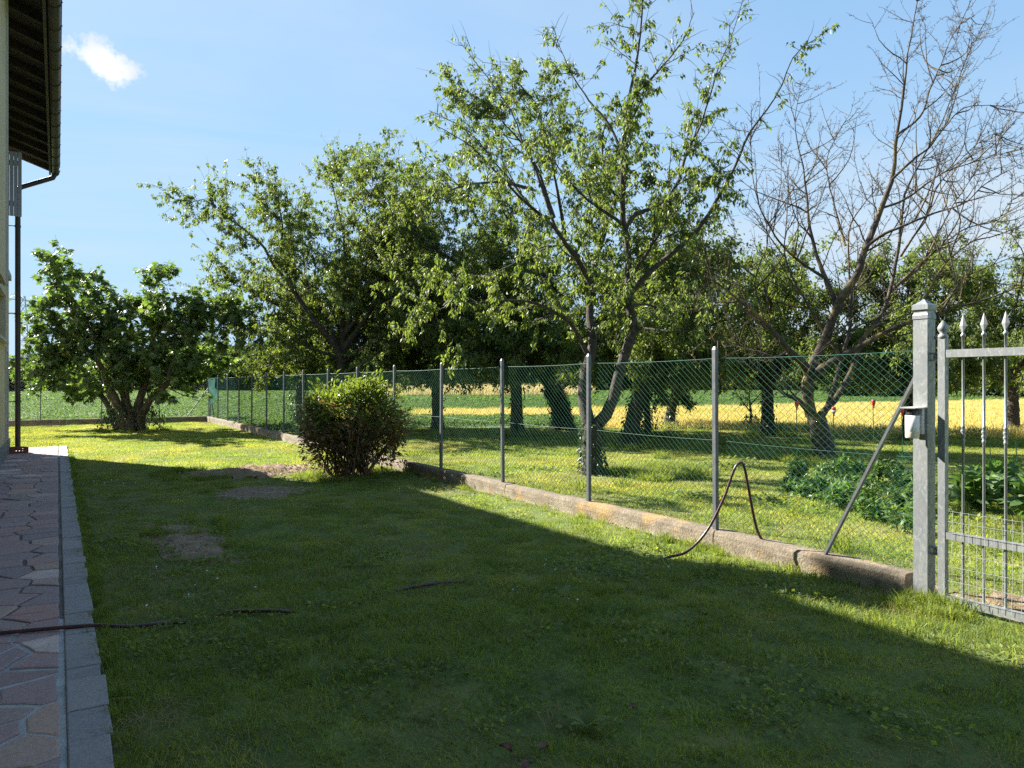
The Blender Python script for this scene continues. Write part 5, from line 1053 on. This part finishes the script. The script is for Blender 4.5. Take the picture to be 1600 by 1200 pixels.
scatter('soil_crumbs', CR, np.stack([x, y, z+.008], -1), rs.uniform(0, 6.28, len(x)), rs.uniform(.3, 1.3, len(x))**1.5, rs.randint(0, 4, len(x)), [M['crumb']], kind='stuff')
b = Buf(); b.lathe([(.002, 0), (.002, .02), (.009, .023), (.006, .028), (0, .029)], (0, 0, 0), 7)
x, y = rs.uniform(.5, 4.9, 900), rs.uniform(3, 14, 900); kp = vnoise(x, y, .8, 91) > .55; x, y = x[kp][:70], y[kp][:70]
scatter('white_clover', [(np.concatenate(b.v), [np.concatenate(f) for f in b.f.values()])], np.stack([x, y, lawn_z(x, y)], -1), np.zeros(len(x)), rs.uniform(.6, 1.1, len(x)), np.zeros(len(x), int), [M['white_petal']], kind='stuff')
for i, (x, y, a, lab) in enumerate(((1.63, 2.66, .4, 'brown fallen leaf left of the broad leaved weed'), (1.78, 2.60, 1.9, 'curled brown fallen leaf close to the broad leaved weed'), (2.36, 2.72, 2.6, 'brown fallen leaf standing up right of the broad leaved weed'), (1.6, 2.5, 5.0, 'brown fallen leaf nearest the camera on the lawn'))):
    X, Y = np.meshgrid(np.linspace(-1, 1, 5), np.linspace(0, 1, 7), indexing='ij'); w_ = np.sin(Y*math.pi*.95+.08)*.02; V = np.stack([X*w_, Y*.065, .04+.014*X*X+.01*np.sin(Y*4)], -1).reshape(-1, 3); I = np.arange(35).reshape(5, 7); F = np.stack([I[:-1, :-1], I[1:, :-1], I[1:, 1:], I[:-1, 1:]], -1).reshape(-1, 4)
    o = link(bpy.data.objects.new('fallen_leaf', fast_mesh('fallen_leaf', V, [F], M['dead_leaf'], True)), None); o.location = (x, y, 0); o.rotation_euler = (.25, 0, a); tag(o, lab, 'leaf', 'fallen leaves on the lawn')
def rosette(x, y, n, s, lab, seed):
    rs = np.random.RandomState(seed); t = thing('broadleaf_weed', lab, 'weed', (x, y, 0)); 
    for i in range(n):
        b = Buf(); a = i*2.4+rs.uniform(-.3, .3); leaves(b, np.array([[x, y, .02]]), np.array([[math.cos(a), math.sin(a), .35+.2*(i % 3)]]), [s*rs.uniform(.7, 1.1)], (np.array([(0, 0, 0), (0, .5, -.03), (0, 1, -.2), (-.17, .3, .03), (-.19, .65, .0), (.17, .3, .03), (.19, .65, .0)]), [[(0, 1, 3), (3, 1, 4), (4, 1, 2), (0, 5, 1), (5, 6, 1), (6, 2, 1)]]), rs, .2); b.obj('leaf', M['long_grass'], t)
rosette(2.08, 2.71, 9, .13, 'broad leaved weed rosette in the near lawn beside fallen leaves', 5)
rosette(1.1, 7.0, 7, .1, 'bright broad leaved weed rosette before the bare soil patch', 6)

# ------------------------------------------------------------------ far away: wood edge, farm buildings, pylon, cables
rs = np.random.RandomState(33); lb, tb = Buf(), Buf()
def cam_pt(px, d): l_ = (px-800)/1150*d; s_, c_ = math.sin(YAW), math.cos(YAW); return d*s_+l_*c_, d*c_-l_*s_
FARS = []
for az in np.arange(-44, 52, .8):                          # the wood edge all round the far side of the fields, bearing from the garden
    bear = R(31.7+az); d = 172+rs.uniform(-10, 22); h = rs.uniform(4.5, 8)+(4 if -26 < az < -12 else 0)+(3 if az > -5 else 0); FARS.append((d*math.sin(bear), d*math.cos(bear), h, h*.42))
for i in range(26):                                          # scrub at the end of the wheat
    d = rs.uniform(86, 118); bear = R(31.7+rs.uniform(24, 46)); h = rs.uniform(2.5, 6.5); FARS.append((d*math.sin(bear), d*math.cos(bear), h, h*.55))
for az in np.arange(-44, 52, .55):                           # undergrowth along its foot
    bear = R(31.7+az); d = 164+rs.uniform(-4, 8); FARS.append((d*math.sin(bear), d*math.cos(bear), rs.uniform(2.2, 4.2), 2.4))
for (x, y, h, r) in FARS:
    n = int(620*(1+h/9)); q = norm(rs.normal(0, 1, (n, 3))); bump = 1+(vnoise(q[:, 0]*2.2+x, q[:, 1]*2.2+q[:, 2]*1.7, 1.3, 7)-.5)*.9; P = np.array([x, y, h*.52])+q*np.array([r, r, h*.5])*(bump*rs.uniform(.75, 1.02, n))[:, None]; P[:, 2] = np.maximum(P[:, 2], .1)
    leaves(lb, P, q+rs.normal(0, .5, (n, 3)), rs.uniform(.6, 1.2, n)*(.6+h/12), T_FAR, rs, 1.); tb.tube([(x, y, -.1), (x, y, h*.6)], [.2, .08], 5)
wood = lb.obj('distant_trees', M['far_leaf'], None, kind='stuff')
tb.obj('trunks', M['bark'], wood, kind='stuff')
def farm(lab, x, y, rz, L, W_, h, rh, seed):
    t = thing('farm_building', lab, 'building', (x, y, 0)); t.rotation_euler.z = rz; Mx = Matrix.Translation((x, y, 0)) @ Matrix.Rotation(rz, 4, 'Z')
    def put(b, n, m, p=t):
        o = bpy.data.objects.new(n, b.mesh(n, M[m])); COL.objects.link(o); o.parent = p; return o
    b = Buf(); b.box((-L/2, -W_/2, -.3), (L/2, W_/2, h)); wl = put(b, 'wall', 'far_wall')
    b = Buf(); e_ = .4; b.add([(-L/2-e_, -W_/2-e_, h), (L/2+e_, -W_/2-e_, h), (L/2+e_, W_/2+e_, h), (-L/2-e_, W_/2+e_, h), (-L/2-e_, 0, h+rh), (L/2+e_, 0, h+rh)], [(0, 1, 5, 4), (2, 3, 4, 5), (0, 3, 2, 1)], [(0, 4, 3), (1, 2, 5)]); put(b, 'roof', 'far_roof')
    for i in range(int(L//4)):
        b = Buf(); x0 = -L/2+2+i*4; b.box((x0-.5, -W_/2-.06, 1.), (x0+.5, -W_/2-.003, 2.2)); put(b, 'window', 'glass_dark', wl)
x, y = cam_pt(48, 158); farm('low farm building with red roof far behind the fig tree beside the downpipe', x, y, R(12), 9, 7, 2.6, 1.5, 1)
x, y = cam_pt(116, 166); farm('long pale farm building with low roof far behind the fig tree', x, y, R(8), 13, 7, 2.4, .9, 2)
# lattice pylon
px_, py_ = cam_pt(36, 150); t = thing('pylon', 'small lattice power pylon far behind the fig tree', 'pylon', (px_, py_, 0)); H = 19.5; b = Buf(); w0, w1 = 1.5, .35
def leg(i, z): w_ = w0+(w1-w0)*z/H; return (px_+w_*(1 if i in (0, 1) else -1), py_+w_*(1 if i in (1, 2) else -1), z)
for i in range(4): b.tube([leg(i, -.2), leg(i, H)], .07, 4)
zs_ = [0, 3, 5.7, 8.2, 10.4, 12.4, 14.2, 16, 17.7, H]
for za, zb in zip(zs_[:-1], zs_[1:]):
    for i in range(4): j = (i+1) % 4; b.tube([leg(i, za), leg(j, zb)], .04, 3); b.tube([leg(j, za), leg(i, zb)], .04, 3); b.tube([leg(i, zb), leg(j, zb)], .04, 3)
b.obj('tower', M['lattice_steel'], t); b = Buf()
for z in (16, 18.7): b.tube([(px_-2.6, py_-1.5, z), (px_+2.6, py_+1.5, z)], .08, 4)
b.obj('crossarm', M['lattice_steel'], t)
for sgn, z, lab in ((-1, 16, 'thin power line crossing the sky from the far pylon, lower front strand'), (1, 16, 'thin power line crossing the sky from the far pylon, lower rear strand'), (1, 18.7, 'thin power line crossing the sky from the far pylon, upper strand')):
    a_ = np.array([px_+2.5*sgn, py_+1.45*sgn, z]); c_ = np.array([150+2.5*sgn, 62+sgn, z+3]); t_ = np.linspace(0, 1, 30)[:, None]; P = a_+(c_-a_)*t_; P[:, 2] -= (3.2*4*t_*(1-t_))[:, 0]; b = Buf(); b.tube(P, .03, 3); tag(b.obj('power_line', M['cable']), lab, 'power line', 'power lines over the fields')
